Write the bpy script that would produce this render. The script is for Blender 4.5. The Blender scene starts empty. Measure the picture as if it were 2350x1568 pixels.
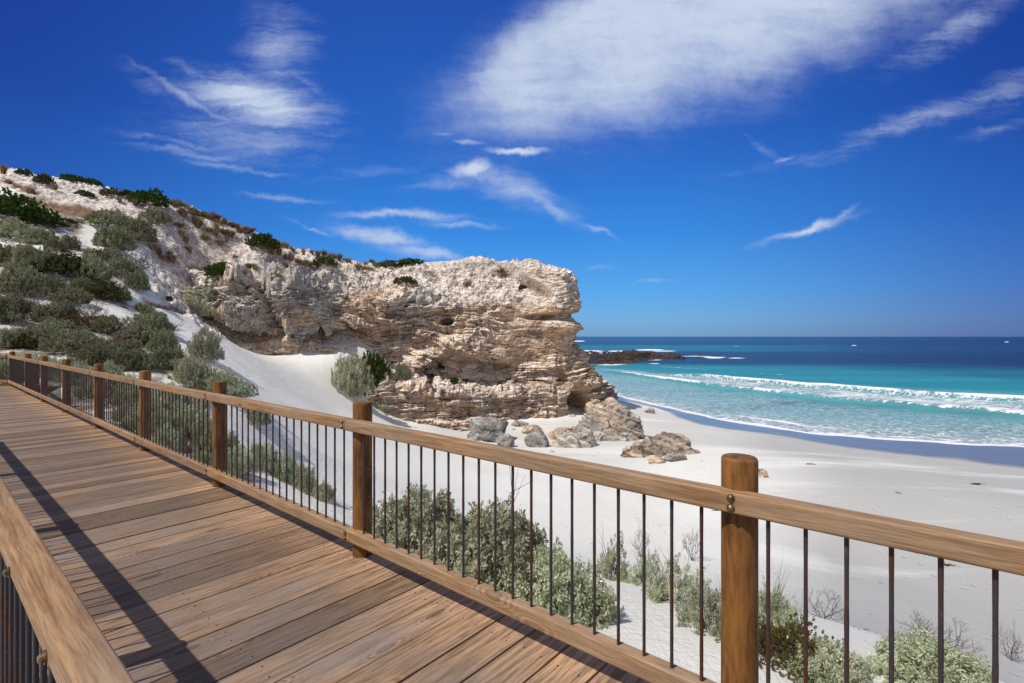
import bpy, math, random
import numpy as np
from mathutils import Vector
R = math.radians
random.seed(7)
rng = np.random.default_rng(7)
scn = bpy.context.scene
col = scn.collection

# ------------------------------------------------------------------ camera, sky, sun, exposure
EYE = 1.45
cd = bpy.data.cameras.new('camera'); cam = bpy.data.objects.new('camera', cd); col.objects.link(cam)
cam.location = (0, 0, EYE); cam.rotation_euler = (R(90), 0, 0)
cd.sensor_width = 36; cd.lens = 18; cd.shift_y = -12/2350
cd.clip_start = .05; cd.clip_end = 30000
scn.camera = cam
SUN_EL = R(55); SUN_AZ = math.atan2(-.826, -.563)           # azimuth from +Y towards +X
tosun = Vector((math.sin(SUN_AZ)*math.cos(SUN_EL), math.cos(SUN_AZ)*math.cos(SUN_EL), math.sin(SUN_EL)))
sl = bpy.data.lights.new('sun', 'SUN'); sl.energy = 4.0; sl.angle = R(.5); sl.color = (1, .955, .88)
so = bpy.data.objects.new('sun', sl); col.objects.link(so)
so.rotation_euler = tosun.to_track_quat('Z', 'Y').to_euler()
scn.view_settings.view_transform = 'Standard'; scn.view_settings.look = 'None'
scn.view_settings.exposure = 0.0; scn.view_settings.gamma = 1

class NT:
    """small node-tree helper"""
    def __init__(s, tree): s.t = tree; s.n = tree.nodes; s.l = tree.links
    def node(s, typ, **kw):
        n = s.n.new(typ)
        for k, v in kw.items(): setattr(n, k, v)
        return n
    def put(s, sock, v):
        if hasattr(v, 'links') or isinstance(v, bpy.types.NodeSocket): s.l.new(v, sock)
        elif v is not None: sock.default_value = v
    def math(s, op, a, b=None, c=None, clamp=False):
        n = s.node('ShaderNodeMath', operation=op, use_clamp=clamp)
        s.put(n.inputs[0], a)
        if b is not None: s.put(n.inputs[1], b)
        if c is not None: s.put(n.inputs[2], c)
        return n.outputs[0]
    def vmath(s, op, a, b=None, sc=None):
        n = s.node('ShaderNodeVectorMath', operation=op)
        s.put(n.inputs[0], a)
        if b is not None: s.put(n.inputs[1], b)
        if sc is not None: s.put(n.inputs[3], sc)
        return n.outputs['Value'] if op in ('LENGTH', 'DOT_PRODUCT') else n.outputs[0]
    def noise(s, vec, scale, detail=4, rough=.55, dist=0, col=False):
        n = s.node('ShaderNodeTexNoise'); s.put(n.inputs['Vector'], vec)
        s.put(n.inputs['Scale'], scale); n.inputs['Detail'].default_value = detail
        n.inputs['Roughness'].default_value = rough; n.inputs['Distortion'].default_value = dist
        return n.outputs['Color' if col else 'Fac']
    def ramp(s, fac, stops, interp='LINEAR'):
        n = s.node('ShaderNodeValToRGB'); n.color_ramp.interpolation = interp
        e = n.color_ramp.elements
        while len(e) < len(stops): e.new(.5)
        for el, (p, c) in zip(e, stops):
            el.position = p; el.color = (c, c, c, 1) if isinstance(c, (int, float)) else (*c, 1)
        s.put(n.inputs[0], fac); return n.outputs[0]
    def sstep(s, v, a, b, lo=0., hi=1.):
        n = s.node('ShaderNodeMapRange', interpolation_type='SMOOTHSTEP')
        s.put(n.inputs[0], v)
        for i, x in zip((1, 2, 3, 4), (a, b, lo, hi)): s.put(n.inputs[i], x)
        return n.outputs[0]
    def mix(s, fac, a, b, mode='MIX'):
        n = s.node('ShaderNodeMix', data_type='RGBA', blend_type=mode)
        s.put(n.inputs[0], fac)
        for i, v in ((6, a), (7, b)):
            s.put(n.inputs[i], (*v, 1) if isinstance(v, tuple) and len(v) == 3 else v)
        return n.outputs[2]
    def scale(s, vec, xyz, loc=(0, 0, 0), rot=(0, 0, 0)):
        n = s.node('ShaderNodeMapping'); s.put(n.inputs[0], vec)
        n.inputs[1].default_value = loc; n.inputs[2].default_value = rot; n.inputs[3].default_value = xyz
        return n.outputs[0]

# ---- world: Nishita daylight with a layer of cirrus
w = bpy.data.worlds.new('World'); scn.world = w; w.use_nodes = True
W = NT(w.node_tree); W.n.clear()
sky = W.node('ShaderNodeTexSky', sky_type='NISHITA'); sky.sun_disc = False
sky.sun_elevation = SUN_EL; sky.sun_rotation = SUN_AZ
sky.air_density = 1.0; sky.dust_density = .4; sky.ozone_density = 3.0; sky.altitude = 0
tc = W.node('ShaderNodeTexCoord').outputs['Generated']
sp = W.node('ShaderNodeSeparateXYZ'); W.put(sp.inputs[0], tc)
dx, dy, dz = sp.outputs
fy = W.math('MAXIMUM', dy, .12)
u = W.math('DIVIDE', dx, fy); v = W.math('DIVIDE', dz, fy)          # bearing / elevation tangents of a sky direction
cb = W.node('ShaderNodeCombineXYZ'); W.put(cb.inputs[0], u); W.put(cb.inputs[1], v)
uv = cb.outputs[0]
wn = W.noise(uv, 3.2, 6, .62, col=True)
wv = W.vmath('SUBTRACT', wn, (.5, .5, .5))
uvw = W.vmath('ADD', uv, W.vmath('SCALE', wv, sc=.13))
wn2 = W.vmath('SUBTRACT', W.noise(uv, 14, 5, .65, col=True), (.5, .5, .5))
uvw2 = W.vmath('ADD', W.vmath('ADD', uv, W.vmath('SCALE', wn2, sc=.035)), W.vmath('SCALE', wv, sc=.05))
def P2(x, y): return ((x-1175)/1175, (772-y)/1175)
def blob(x, y, a, b, rot, st, fine=True, soft=1.0):
    """an elongated wisp: centre, half length and width, tilt, strength"""
    c = P2(x, y); a /= 1175; b /= 1175
    d = W.vmath('SUBTRACT', uvw2 if fine else uvw, (c[0], c[1], 0))
    m = W.node('ShaderNodeVectorRotate', rotation_type='Z_AXIS'); W.put(m.inputs['Vector'], d); m.inputs['Angle'].default_value = -R(rot)
    q = W.vmath('MULTIPLY', m.outputs[0], (1/a, 1/b, 0))
    return W.sstep(W.vmath('LENGTH', q), 1.25*soft, .0, 0, st)
acc = None
blobs = [
 (590, 235, 210, 70, -14, .85), (460, 240, 150, 16, -30, .5), (380, 190, 130, 10, -36, .35), (690, 190, 110, 16, -40, .35), (640, 290, 160, 24, -8, .5), (430, 350, 200, 14, -8, .4), (500, 205, 140, 22, -32, .5), (640, 120, 100, 160, 0, .42), (395, 325, 170, 12, -8, .42), (700, 250, 120, 25, -10, .3),
 (560, 388, 150, 11, -9, .5), (560, 320, 250, 80, -10, .36), (670, 455, 130, 9, -6, .35), (850, 400, 200, 14, 4, .22), (330, 180, 90, 30, -40, .16),
 (1078, 392, 70, 26, 8, .95), (1170, 430, 170, 48, -22, .55), (1250, 470, 150, 22, -27, .55), (1370, 528, 70, 8, -22, .5), (1030, 420, 140, 22, 5, .4),
 (940, 495, 190, 14, -2, .62), (1060, 512, 110, 10, 0, .5), (880, 545, 190, 24, -13, .62), (990, 580, 150, 24, -10, .7), (720, 520, 80, 7, -20, .4),
 (1370, 610, 55, 9, 3, .35), (1500, 640, 65, 9, 5, .4), (1190, 350, 100, 13, 4, .85), (1075, 330, 60, 12, -8, .6), (1020, 310, 40, 12, 0, .4),
 (1850, 528, 140, 13, 18, .75), (1925, 500, 60, 8, 32, .5), (2140, 265, 330, 34, 19, .45), (2330, 200, 150, 50, 24, .35), (1950, 330, 220, 18, 14, .3),
 (1800, 360, 40, 8, 20, .5), (1740, 335, 60, 12, -30, .35), (2200, 60, 240, 45, 32, .4), (2300, 300, 140, 14, 14, .22), (1700, 400, 120, 8, 10, .12)]
for b in blobs:
    m = blob(*b); acc = m if acc is None else W.math('MAXIMUM', acc, m)
fib = W.noise(W.scale(uvw2, (2.6, 22, 1), rot=(0, 0, R(15))), 1.5, 10, .68)
fib2 = W.noise(W.scale(uvw2, (2.6, 22, 1), rot=(0, 0, R(-22))), 1.5, 10, .68)
fib = W.math('ADD', W.math('MULTIPLY', fib, W.sstep(u, .35, -.1)), W.math('MULTIPLY', fib2, W.sstep(u, -.1, .35)))
curl = W.noise(uvw2, 9, 12, .72)
er = W.math('ADD', W.math('MULTIPLY', fib, .65), W.math('MULTIPLY', curl, .35))
wisp = W.math('MULTIPLY', W.sstep(W.math('ADD', W.math('MULTIPLY', acc, 1.5), W.math('MULTIPLY', W.math('SUBTRACT', er, .47), 4.2)), -.1, 1.9), W.math('MULTIPLY', W.math('POWER', acc, .6), 1.25), clamp=True)
# the large sheet of cloud at the top right
sv = W.node('ShaderNodeSeparateXYZ'); W.put(sv.inputs[0], uvw)
U, V = sv.outputs[0], sv.outputs[1]
left = W.sstep(U, -.25, .04)
low = W.sstep(V, .29, .50)
p, q = P2(1480, 360), P2(2330, 0)
nx, ny = -(q[1]-p[1]), (q[0]-p[0]); L = math.hypot(nx, ny); nx /= L; ny /= L
diag = W.sstep(W.math('ADD', W.math('MULTIPLY', U, nx), W.math('MULTIPLY', V, ny)), nx*p[0]+ny*p[1]-.05, nx*p[0]+ny*p[1]+.17)
p, q = P2(960, 150), P2(1240, -40)
nx, ny = (q[1]-p[1]), -(q[0]-p[0]); L = math.hypot(nx, ny); nx /= L; ny /= L
corner = W.sstep(W.math('ADD', W.math('MULTIPLY', U, nx), W.math('MULTIPLY', V, ny)), nx*p[0]+ny*p[1]-.01, nx*p[0]+ny*p[1]+.1)
sheet = W.math('MULTIPLY', W.math('MULTIPLY', left, low), W.math('MULTIPLY', diag, corner))
tex = W.math('ADD', W.math('MULTIPLY', fib2, .5), W.math('MULTIPLY', W.noise(W.scale(uvw, (2.2, 5, 1), rot=(0, 0, R(-28))), 1.7, 9, .62), .5))
mask0 = sheet
tex2 = W.noise(uvw2, 7, 12, .72)
tx = W.math('ADD', W.math('MULTIPLY', tex, .6), W.math('MULTIPLY', tex2, .4))
sheet = W.sstep(W.math('ADD', W.math('MULTIPLY', sheet, 1.25), W.math('MULTIPLY', W.math('SUBTRACT', tx, .48), 3.6)), -.2, 1.7, 0, 1.0)
sheet = W.math('MULTIPLY', sheet, W.math('POWER', mask0, .5))
sheet = W.math('MULTIPLY', sheet, W.sstep(dy, .1, .2))
cloud = W.math('MAXIMUM', sheet, wisp)
cloud = W.math('MULTIPLY', cloud, W.sstep(dz, .02, .12)); cloud = W.math('MULTIPLY', cloud, W.sstep(dy, .1, .2), clamp=True)
# clear dry air over the sea: pale low down, deep blue overhead and to both sides
grad = W.ramp(W.math('MULTIPLY', dz, 1.6), [(0, (1.2, 3.3, 6.3)), (.05, (1.1, 3.9, 7.6)), (.13, (.55, 3.7, 8.8)), (.30, (.14, 2.5, 8.2)), (.55, (.05, 1.25, 6.0)), (.85, (.05, .75, 4.6)), (1, (.05, .6, 3.9))])
side = W.mix(W.sstep(W.math('ABSOLUTE', W.math('SUBTRACT', u, .02)), .15, 1.1, 0, 1), (1, 1, 1), (.52, .44, .62))
lum = W.mix(.85, sky.outputs[0], grad); lum = W.mix(1, lum, side, 'MULTIPLY')
bright = W.mix(cloud, lum, (5.7, 6.6, 8.3))
# unseen pale cloud added behind and overhead to neutralise the blue skylight
back = W.math('MULTIPLY', W.math('MAXIMUM', W.sstep(dy, .05, -.25), W.sstep(dz, .62, .85)), W.sstep(W.noise(W.scale(tc, (1, 1, 2)), 2.2, 5, .6), .3, .6, .35, .9))
bright = W.mix(back, bright, (3.3, 3.6, 4.1))
bg = W.node('ShaderNodeBackground'); W.put(bg.inputs[0], bright); bg.inputs[1].default_value = .1
ow = W.node('ShaderNodeOutputWorld'); W.put(ow.inputs[0], bg.outputs[0])

# ------------------------------------------------------------------ helpers
def hash3(ix, iy, iz, seed):
    h = (ix.astype(np.int64)*374761393 + iy.astype(np.int64)*668265263 + iz.astype(np.int64)*2147483647 + seed*1274126177) & 0xffffffff
    h = ((h ^ (h >> 13))*1274126177) & 0xffffffff
    h = ((h ^ (h >> 15))*2246822519) & 0xffffffff
    return ((h ^ (h >> 16)) & 0xffffff)/float(0xffffff)*2-1
def vn(x, y, z, seed=0):
    x, y, z = np.broadcast_arrays(x, y, z)
    fx, fy_, fz = np.floor(x), np.floor(y), np.floor(z)
    tx, ty, tz = x-fx, y-fy_, z-fz
    tx = tx*tx*tx*(tx*(tx*6-15)+10); ty = ty*ty*ty*(ty*(ty*6-15)+10); tz = tz*tz*tz*(tz*(tz*6-15)+10)
    out = 0
    for a in (0, 1):
        for b in (0, 1):
            for c in (0, 1):
                out = out + hash3(fx+a, fy_+b, fz+c, seed)*(tx if a else 1-tx)*(ty if b else 1-ty)*(tz if c else 1-tz)
    return out
def fbm(x, y, z, oc=4, seed=0, gain=.5):
    o = 0; a = 1; s = 0
    for i in range(oc):
        f = 2.03**i
        o = o + a*vn(x*f+i*17.3, y*f-i*9.1, z*f+i*5.7, seed+i); s += a; a *= gain
    return o/s
def ss(x, a, b):
    t = np.clip((x-a)/(b-a), 0, 1); return t*t*(3-2*t)

def mesh_np(name, verts, faces, mat=None, parent=None, attrs=None, smooth=True, share=None):
    """verts (n,3), faces (m,4) or (m,3) arrays or a list of arrays of either kind"""
    me = bpy.data.meshes.new(name)
    verts = np.asarray(verts, np.float32)
    fl = faces if isinstance(faces, list) else [faces]
    fl = [np.asarray(f, np.int32) for f in fl if len(f)]
    me.vertices.add(len(verts)); me.vertices.foreach_set('co', verts.ravel())
    idx = np.concatenate([f.ravel() for f in fl]); cnt = np.concatenate([np.full(len(f), f.shape[1]) for f in fl])
    me.loops.add(len(idx)); me.loops.foreach_set('vertex_index', idx)
    me.polygons.add(len(cnt)); st = np.concatenate([[0], np.cumsum(cnt)[:-1]]).astype(np.int32)
    me.polygons.foreach_set('loop_start', st)
    me.polygons.foreach_set('use_smooth', np.full(len(cnt), smooth))
    me.update(calc_edges=True); me.validate()
    for k, a in (attrs or {}).items():
        a = np.asarray(a, np.float32)
        if a.ndim == 1: at = me.attributes.new(k, 'FLOAT', 'POINT'); at.data.foreach_set('value', a)
        elif a.shape[1] == 3: at = me.attributes.new(k, 'FLOAT_VECTOR', 'POINT'); at.data.foreach_set('vector', a.ravel())
    o = bpy.data.objects.new(name, me); col.objects.link(o)
    if mat: me.materials.append(mat)
    if parent: o.parent = parent
    return o
def grid_faces(nu, nv):
    i = np.arange(nu*nv).reshape(nu, nv)
    return np.stack([i[:-1, :-1].ravel(), i[1:, :-1].ravel(), i[1:, 1:].ravel(), i[:-1, 1:].ravel()], 1)
def tag(o, label=None, cat=None, group=None, kind=None):
    if label: o['label'] = label
    if cat: o['category'] = cat
    if group: o['group'] = group
    if kind: o['kind'] = kind
    return o
def empty(name, loc=(0, 0, 0)):
    o = bpy.data.objects.new(name, None); col.objects.link(o); o.location = loc; o.empty_display_size = .2; return o
def copy_tree(o, parent=None):
    kids = [c for c in bpy.data.objects if c.parent == o]
    def rec(src, par):
        c = src.copy(); col.objects.link(c); c.parent = par
        for k in src.children: rec(k, c)
        return c
    return rec(o, parent)

def mat_new(name):
    m = bpy.data.materials.new(name); m.use_nodes = True
    t = NT(m.node_tree); b = m.node_tree.nodes['Principled BSDF']
    return m, t, b
def attr(t, name, out='Fac'):
    n = t.node('ShaderNodeAttribute', attribute_name=name); return n.outputs[out]
def bump(t, b, h, dist, strength=1.0):
    n = t.node('ShaderNodeBump'); t.put(n.inputs['Height'], h); n.inputs['Distance'].default_value = dist; n.inputs['Strength'].default_value = strength
    t.put(b.inputs['Normal'], n.outputs[0])
def geo_pos(t): return t.node('ShaderNodeNewGeometry').outputs['Position']

# ------------------------------------------------------------------ materials
def wood(name, light, dark, grey, greyamt, gs=1.0):
    """timber: 'gr' holds (along grain, across, across) in metres, 'wv' the piece's own tone"""
    m, t, b = mat_new(name)
    g = attr(t, 'gr', 'Vector'); tone = attr(t, 'wv'); edge = attr(t, 'fresh')
    bend = t.vmath('SUBTRACT', t.noise(t.scale(g, (1.3, 2.5, 2.5)), 1.4, 2, .45, col=True), (.5, .5, .5))
    gg = t.vmath('ADD', g, t.vmath('MULTIPLY', bend, (0, .03, .03)))
    fine = t.noise(t.scale(gg, (6, 170*gs, 170*gs)), 1, 5, .65)
    mid = t.noise(t.scale(gg, (3.0, 46*gs, 46*gs)), 1, 7, .74)
    big = t.noise(t.scale(g, (1.3, 5, 5)), 1, 4, .6)
    kn = t.node('ShaderNodeTexVoronoi', feature='F1'); t.put(kn.inputs['Vector'], t.scale(gg, (1.5, 4.6, 4.6))); kn.inputs['Scale'].default_value = 1
    knot = t.math('MULTIPLY', t.sstep(kn.outputs['Distance'], .15, .05), t.sstep(t.noise(kn.outputs['Position'], 3, 0), .40, .50))
    ring = t.math('MULTIPLY', t.sstep(kn.outputs['Distance'], .3, .1), t.math('SINE', t.math('MULTIPLY', kn.outputs['Distance'], 120)))
    f = t.math('ADD', t.math('MULTIPLY', fine, .42), t.math('MULTIPLY', mid, .58))
    f = t.math('ADD', f, t.math('MULTIPLY', ring, .09))
    c = t.mix(t.sstep(f, .38, .62), dark, light)
    gam = t.math('MULTIPLY', t.sstep(t.math('ADD', t.math('MULTIPLY', big, .7), t.math('MULTIPLY', mid, .3)), .36, .6), greyamt)
    gam = t.math('MULTIPLY', gam, t.math('SUBTRACT', 1, edge), clamp=True)
    c = t.mix(gam, c, t.mix(t.sstep(f, .3, .7), tuple(x*.62 for x in grey), tuple(x*1.2 for x in grey)))
    c = t.mix(t.math('MULTIPLY', edge, t.sstep(mid, .42, .62, .1, .75)), c, tuple(x*1.55 for x in light))
    c = t.mix(t.math('MULTIPLY', knot, .75), c, tuple(x*.6 for x in dark))
    crack = t.sstep(t.noise(t.scale(gg, (.9, 60*gs, 60*gs), loc=(3, 7, 1)), 1, 3, .6), .31, .24)
    c = t.mix(t.math('MULTIPLY', crack, .75), c, tuple(x*.25 for x in dark))
    mul = t.node('ShaderNodeMapRange'); t.put(mul.inputs[0], tone); mul.inputs[3].default_value = .62; mul.inputs[4].default_value = 1.3
    c = t.mix(1, c, mul.outputs[0], 'MULTIPLY')
    t.put(b.inputs['Base Color'], c); t.put(b.inputs['Roughness'], t.sstep(f, .3, .7, .85, .6))
    b.inputs['Specular IOR Level'].default_value = .3
    bump(t, b, t.math('SUBTRACT', f, t.math('MULTIPLY', crack, .8)), .004, .8)
    return m
M = {}
M['deck'] = wood('weathered_decking', (.35, .215, .118), (.120, .072, .042), (.205, .160, .132), .85)
M['rail'] = wood('rail_timber', (.40, .235, .115), (.19, .098, .044), (.29, .22, .155), .55)
M['batten'] = wood('grey_batten', (.15, .14, .13), (.07, .065, .065), (.16, .16, .17), .8)
M['post'] = wood('post_timber', (.33, .135, .028), (.105, .040, .009), (.15, .095, .045), .3, .25)
def simple(name, c, rough=.6, metal=0, c2=None, sc=8, obj=True):
    m, t, b = mat_new(name)
    if c2:
        v = geo_pos(t)
        t.put(b.inputs['Base Color'], t.mix(t.sstep(t.noise(v, sc, 5, .6), .4, .6), c, c2))
    else: b.inputs['Base Color'].default_value = (*c, 1)
    b.inputs['Roughness'].default_value = rough; b.inputs['Metallic'].default_value = metal
    return m
M['bolt'] = simple('bronze_bolt', (.30, .20, .10), .4, .8, (.12, .08, .05), 60)
# weathered steel rods: dark, with rust and mill scale
m, t, b = mat_new('rusted_steel'); v = geo_pos(t)
oi = t.node('ShaderNodeObjectInfo').outputs['Random']
n1 = t.noise(t.vmath('ADD', v, t.vmath('SCALE', (3., 7., 5.), sc=oi)), 5, 5, .65)
c = t.mix(t.sstep(n1, .46, .62), (.048, .040, .045), (.085, .026, .013)); c = t.mix(t.sstep(t.noise(v, 40, 3), .55, .75, 0, .5), c, (.11, .095, .09))
t.put(b.inputs['Base Color'], c); b.inputs['Roughness'].default_value = .65; b.inputs['Metallic'].default_value = .15
bump(t, b, t.noise(v, 150, 3), .002); M['steel'] = m

def foliage(name, cols, under, dead=None, rough=.6):
    """leaf tint varies leaf by leaf ('tint'), in clumps, and plant by plant"""
    m, t, b = mat_new(name)
    ti = attr(t, 'tint'); oi = t.node('ShaderNodeObjectInfo').outputs['Random']
    c = t.ramp(ti, [(i/(len(cols)-1), x) for i, x in enumerate(cols)])
    hs = t.node('ShaderNodeHueSaturation'); t.put(hs.inputs['Color'], c)
    t.put(hs.inputs['Hue'], t.math('MULTIPLY_ADD', oi, .05, .475)); t.put(hs.inputs['Value'], t.math('MULTIPLY_ADD', oi, .5, .75)); hs.inputs['Saturation'].default_value = 1
    gm = t.node('ShaderNodeNewGeometry')
    c = t.mix(t.math('MULTIPLY', gm.outputs['Backfacing'], .4), hs.outputs[0], under)
    t.put(b.inputs['Base Color'], c); b.inputs['Roughness'].default_value = rough; b.inputs['Specular IOR Level'].default_value = .25
    tr = t.node('ShaderNodeBsdfTranslucent'); t.put(tr.inputs[0], c)
    mx = t.node('ShaderNodeMixShader'); mx.inputs[0].default_value = .27
    t.put(mx.inputs[1], b.outputs[0]); t.put(mx.inputs[2], tr.outputs[0]); t.put(m.node_tree.nodes['Material Output'].inputs[0], mx.outputs[0])
    return m
M['salt'] = foliage('saltbush_leaf', [(.33, .28, .20), (.36, .395, .22), (.49, .52, .34), (.82, .79, .64)], (.58, .57, .43))
M['saltfar'] = foliage('grey_shrub_leaf', [(.165, .135, .08), (.215, .23, .115), (.32, .33, .195), (.52, .49, .35)], (.30, .305, .19))
M['green'] = foliage('green_shrub_leaf', [(.030, .060, .008), (.065, .115, .014), (.14, .19, .03)], (.07, .12, .03))
M['olive'] = foliage('olive_shrub_leaf', [(.045, .052, .016), (.10, .10, .03), (.17, .15, .06)], (.09, .09, .04))
M['tussock'] = foliage('dry_grass_blade', [(.16, .11, .05), (.30, .21, .11), (.46, .36, .21)], (.2, .14, .08))
M['dry'] = foliage('dry_twig_leaf', [(.11, .085, .06), (.22, .175, .135), (.32, .27, .22)], (.16, .12, .09))
M['redmat'] = foliage('red_brown_mat_leaf', [(.10, .028, .012), (.19, .065, .02), (.13, .10, .02), (.09, .13, .02)], (.12, .06, .03))
M['mat'] = foliage('green_rust_mat_leaf', [(.20, .09, .03), (.26, .17, .05), (.13, .17, .03), (.20, .24, .05), (.34, .22, .12)], (.16, .12, .05))
M['twig'] = simple('grey_brown_twig', (.16, .12, .10), .8, 0, (.08, .055, .045), 12)

# sand, dune and stony hillside
m, t, b = mat_new('dune_sand'); v = geo_pos(t)
rock = attr(t, 'rock'); wet = attr(t, 'wet'); damp_vignette = attr(t, 'damp_vignette'); litter = attr(t, 'litter'); vc = attr(t, 'tone', 'Vector')
big = t.noise(v, .12, 4, .55)
sand = t.mix(t.sstep(big, .35, .65), (.735, .715, .66), (.80, .785, .735))
streak = t.noise(t.scale(v, (.035, .22, .1), rot=(0, 0, R(-32))), 1, 5, .6)
sand = t.mix(t.math('MULTIPLY', damp_vignette, t.sstep(t.math('ADD', streak, t.math('MULTIPLY', damp_vignette, .12)), .40, .60)), sand, (.455, .445, .425))  # greyer where damp, and where lens vignette is painted into the sand
soil = attr(t, 'soil'); sand = t.mix(t.math('MULTIPLY', soil, t.sstep(t.noise(v, 1.1, 6, .7), .36, .56)), sand, t.mix(t.noise(v, 4, 5, .7), (.13, .095, .07), (.34, .27, .21)))
spec = t.sstep(t.noise(v, 55, 2, .5), .66, .72)
sand = t.mix(t.math('MULTIPLY', spec, .35), sand, (.36, .31, .27))
peb = t.sstep(t.noise(v, 3.1, 5, .75), .66, .73)
sand = t.mix(t.math('MULTIPLY', peb, t.math('MULTIPLY', litter, .8)), sand, (.20, .15, .11))
c = t.mix(rock, sand, vc)
c = t.mix(wet, c, (.19, .195, .21))
chip = t.noise(t.scale(v, (1, 1, 2.2)), 2.3, 8, .74)
c = t.mix(rock, c, t.mix(1, c, t.ramp(chip, [(.35, (.28, .26, .25)), (.44, (.72, .70, .69)), (.5, (1.12, 1.11, 1.10)), (.7, (1.35, 1.35, 1.35))]), 'MULTIPLY'))
t.put(b.inputs['Base Color'], c)
t.put(b.inputs['Roughness'], t.math('SUBTRACT', .9, t.math('MULTIPLY', wet, .72)))
b.inputs['Specular IOR Level'].default_value = .35
h = t.math('ADD', t.math('MULTIPLY', t.noise(v, 9, 6, .7), .6), t.math('MULTIPLY', t.noise(t.scale(v, (1, 1, 3)), 2.1, 7, .7), t.math('MULTIPLY_ADD', rock, 2.4, .5)))
fp = t.node('ShaderNodeTexVoronoi', feature='F1'); t.put(fp.inputs['Vector'], t.scale(v, (1.5, 1.5, .2))); fp.inputs['Scale'].default_value = 1
dent = t.math('MULTIPLY', t.sstep(fp.outputs['Distance'], .24, .08), t.sstep(t.noise(v, .18, 3), .48, .58))
rip = t.noise(t.scale(v, (2.2, 9, 1), rot=(0, 0, R(-30))), 1, 3, .5)
h = t.math('SUBTRACT', t.math('ADD', h, t.math('MULTIPLY', rip, .22)), t.math('MULTIPLY', dent, .7))
h = t.math('MULTIPLY', h, t.math('SUBTRACT', 1, wet))
bump(t, b, h, .10, .8); M['sand'] = m

# bedded limestone: colour per vertex from the beds, fine grain in the shader
def stone(name, bedz=9.0, bd=.10):
    m, t, b = mat_new(name); v = geo_pos(t); vc = attr(t, 'tone', 'Vector')
    warp = t.vmath('ADD', v, t.vmath('SCALE', t.noise(v, .35, 3, .5, col=True), sc=1.4))
    bed = t.noise(t.scale(warp, (.5, .5, bedz)), 1, 6, .68)
    pit = t.noise(v, 4.2, 6, .72)
    f = t.math('ADD', t.math('MULTIPLY', bed, .6), t.math('MULTIPLY', pit, .4))
    c = t.mix(1, vc, t.ramp(f, [(.3, (.30, .26, .24)), (.43, (.66, .63, .61)), (.52, (1.0, .98, .97)), (.66, (1.5, 1.46, 1.42))]), 'MULTIPLY')
    ck = t.node('ShaderNodeTexVoronoi', feature='DISTANCE_TO_EDGE'); t.put(ck.inputs['Vector'], t.scale(warp, (.5, .5, .22*bedz))); ck.inputs['Scale'].default_value = 1
    crk = t.math('MULTIPLY', t.sstep(ck.outputs['Distance'], .07, .0), t.sstep(t.noise(v, .9, 4, .6), .46, .58))
    c = t.mix(t.math('MULTIPLY', crk, .75), c, (.09, .06, .045))
    hole = t.sstep(t.noise(v, 2.4, 3, .5), .31, .25)
    c = t.mix(t.math('MULTIPLY', hole, .6), c, (.12, .07, .045))
    t.put(b.inputs['Base Color'], c); b.inputs['Roughness'].default_value = .92; b.inputs['Specular IOR Level'].default_value = .15
    bump(t, b, t.math('SUBTRACT', f, t.math('MULTIPLY', t.math('MAXIMUM', hole, crk), .6)), bd*2.2, 1.0)
    return m
M['cliff'] = stone('bedded_limestone')
M['boulder'] = stone('boulder_limestone', 3.0, .07)
M['reef'] = stone('reef_rock', 2.0, .3)

# sea
m, t, b = mat_new('sea_water'); v = geo_pos(t)
wc = attr(t, 'tone', 'Vector'); foam = attr(t, 'foam'); lace = attr(t, 'lace'); dist = attr(t, 'far')
warp = t.vmath('ADD', v, t.vmath('SCALE', t.vmath('SUBTRACT', t.noise(v, .25, 4, .6, col=True), (.5, .5, .5)), sc=3.0))
wv_ = t.scale(warp, (.75, 1.9, 1), rot=(0, 0, R(30)))
n1 = t.noise(wv_, .55, 8, .72); n2 = t.noise(wv_, 2.1, 6, .7)
vor = t.node('ShaderNodeTexVoronoi', feature='DISTANCE_TO_EDGE'); t.put(vor.inputs['Vector'], t.scale(warp, (.45, 1.1, 1), rot=(0, 0, R(30)))); vor.inputs['Scale'].default_value = 1
cell = t.sstep(vor.outputs['Distance'], .10, .01)
thr = t.math('SUBTRACT', .86, t.math('MULTIPLY', foam, .62))
fm = t.sstep(t.math('SUBTRACT', t.math('ADD', t.math('MULTIPLY', n1, .6), t.math('MULTIPLY', n2, .4)), thr), 0, .09)
lc = t.math('MULTIPLY', t.math('MAXIMUM', cell, t.sstep(n2, .50, .58)), t.math('MULTIPLY', lace, t.sstep(n1, .30, .5)), clamp=True)
fm = t.math('MAXIMUM', fm, t.math('MULTIPLY', lc, .85))
caps = t.math('MULTIPLY', t.sstep(t.noise(t.scale(v, (.03, .07, 1), rot=(0, 0, R(8))), 3, 5, .7), .715, .735), dist)
fm = t.math('MAXIMUM', fm, t.math('MULTIPLY', caps, .8))
swell = t.noise(t.scale(v, (.012, .06, 1), rot=(0, 0, R(5))), 1, 6, .62)
c = t.mix(1, wc, t.ramp(swell, [(.3, .72), (.5, 1.0), (.7, 1.25)]), 'MULTIPLY')
c = t.mix(fm, c, (.80, .83, .85))
t.put(b.inputs['Base Color'], c)
t.put(b.inputs['Roughness'], t.math('MULTIPLY_ADD', fm, .5, .22)); b.inputs['IOR'].default_value = 1.33; b.inputs['Specular IOR Level'].default_value = .09
h = t.math('ADD', t.math('MULTIPLY', t.noise(t.scale(v, (.25, .9, 1), rot=(0, 0, R(12))), 1, 7, .65), 1.0), t.math('MULTIPLY', fm, .25))
bump(t, b, h, .55, .8); M['sea'] = m

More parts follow.
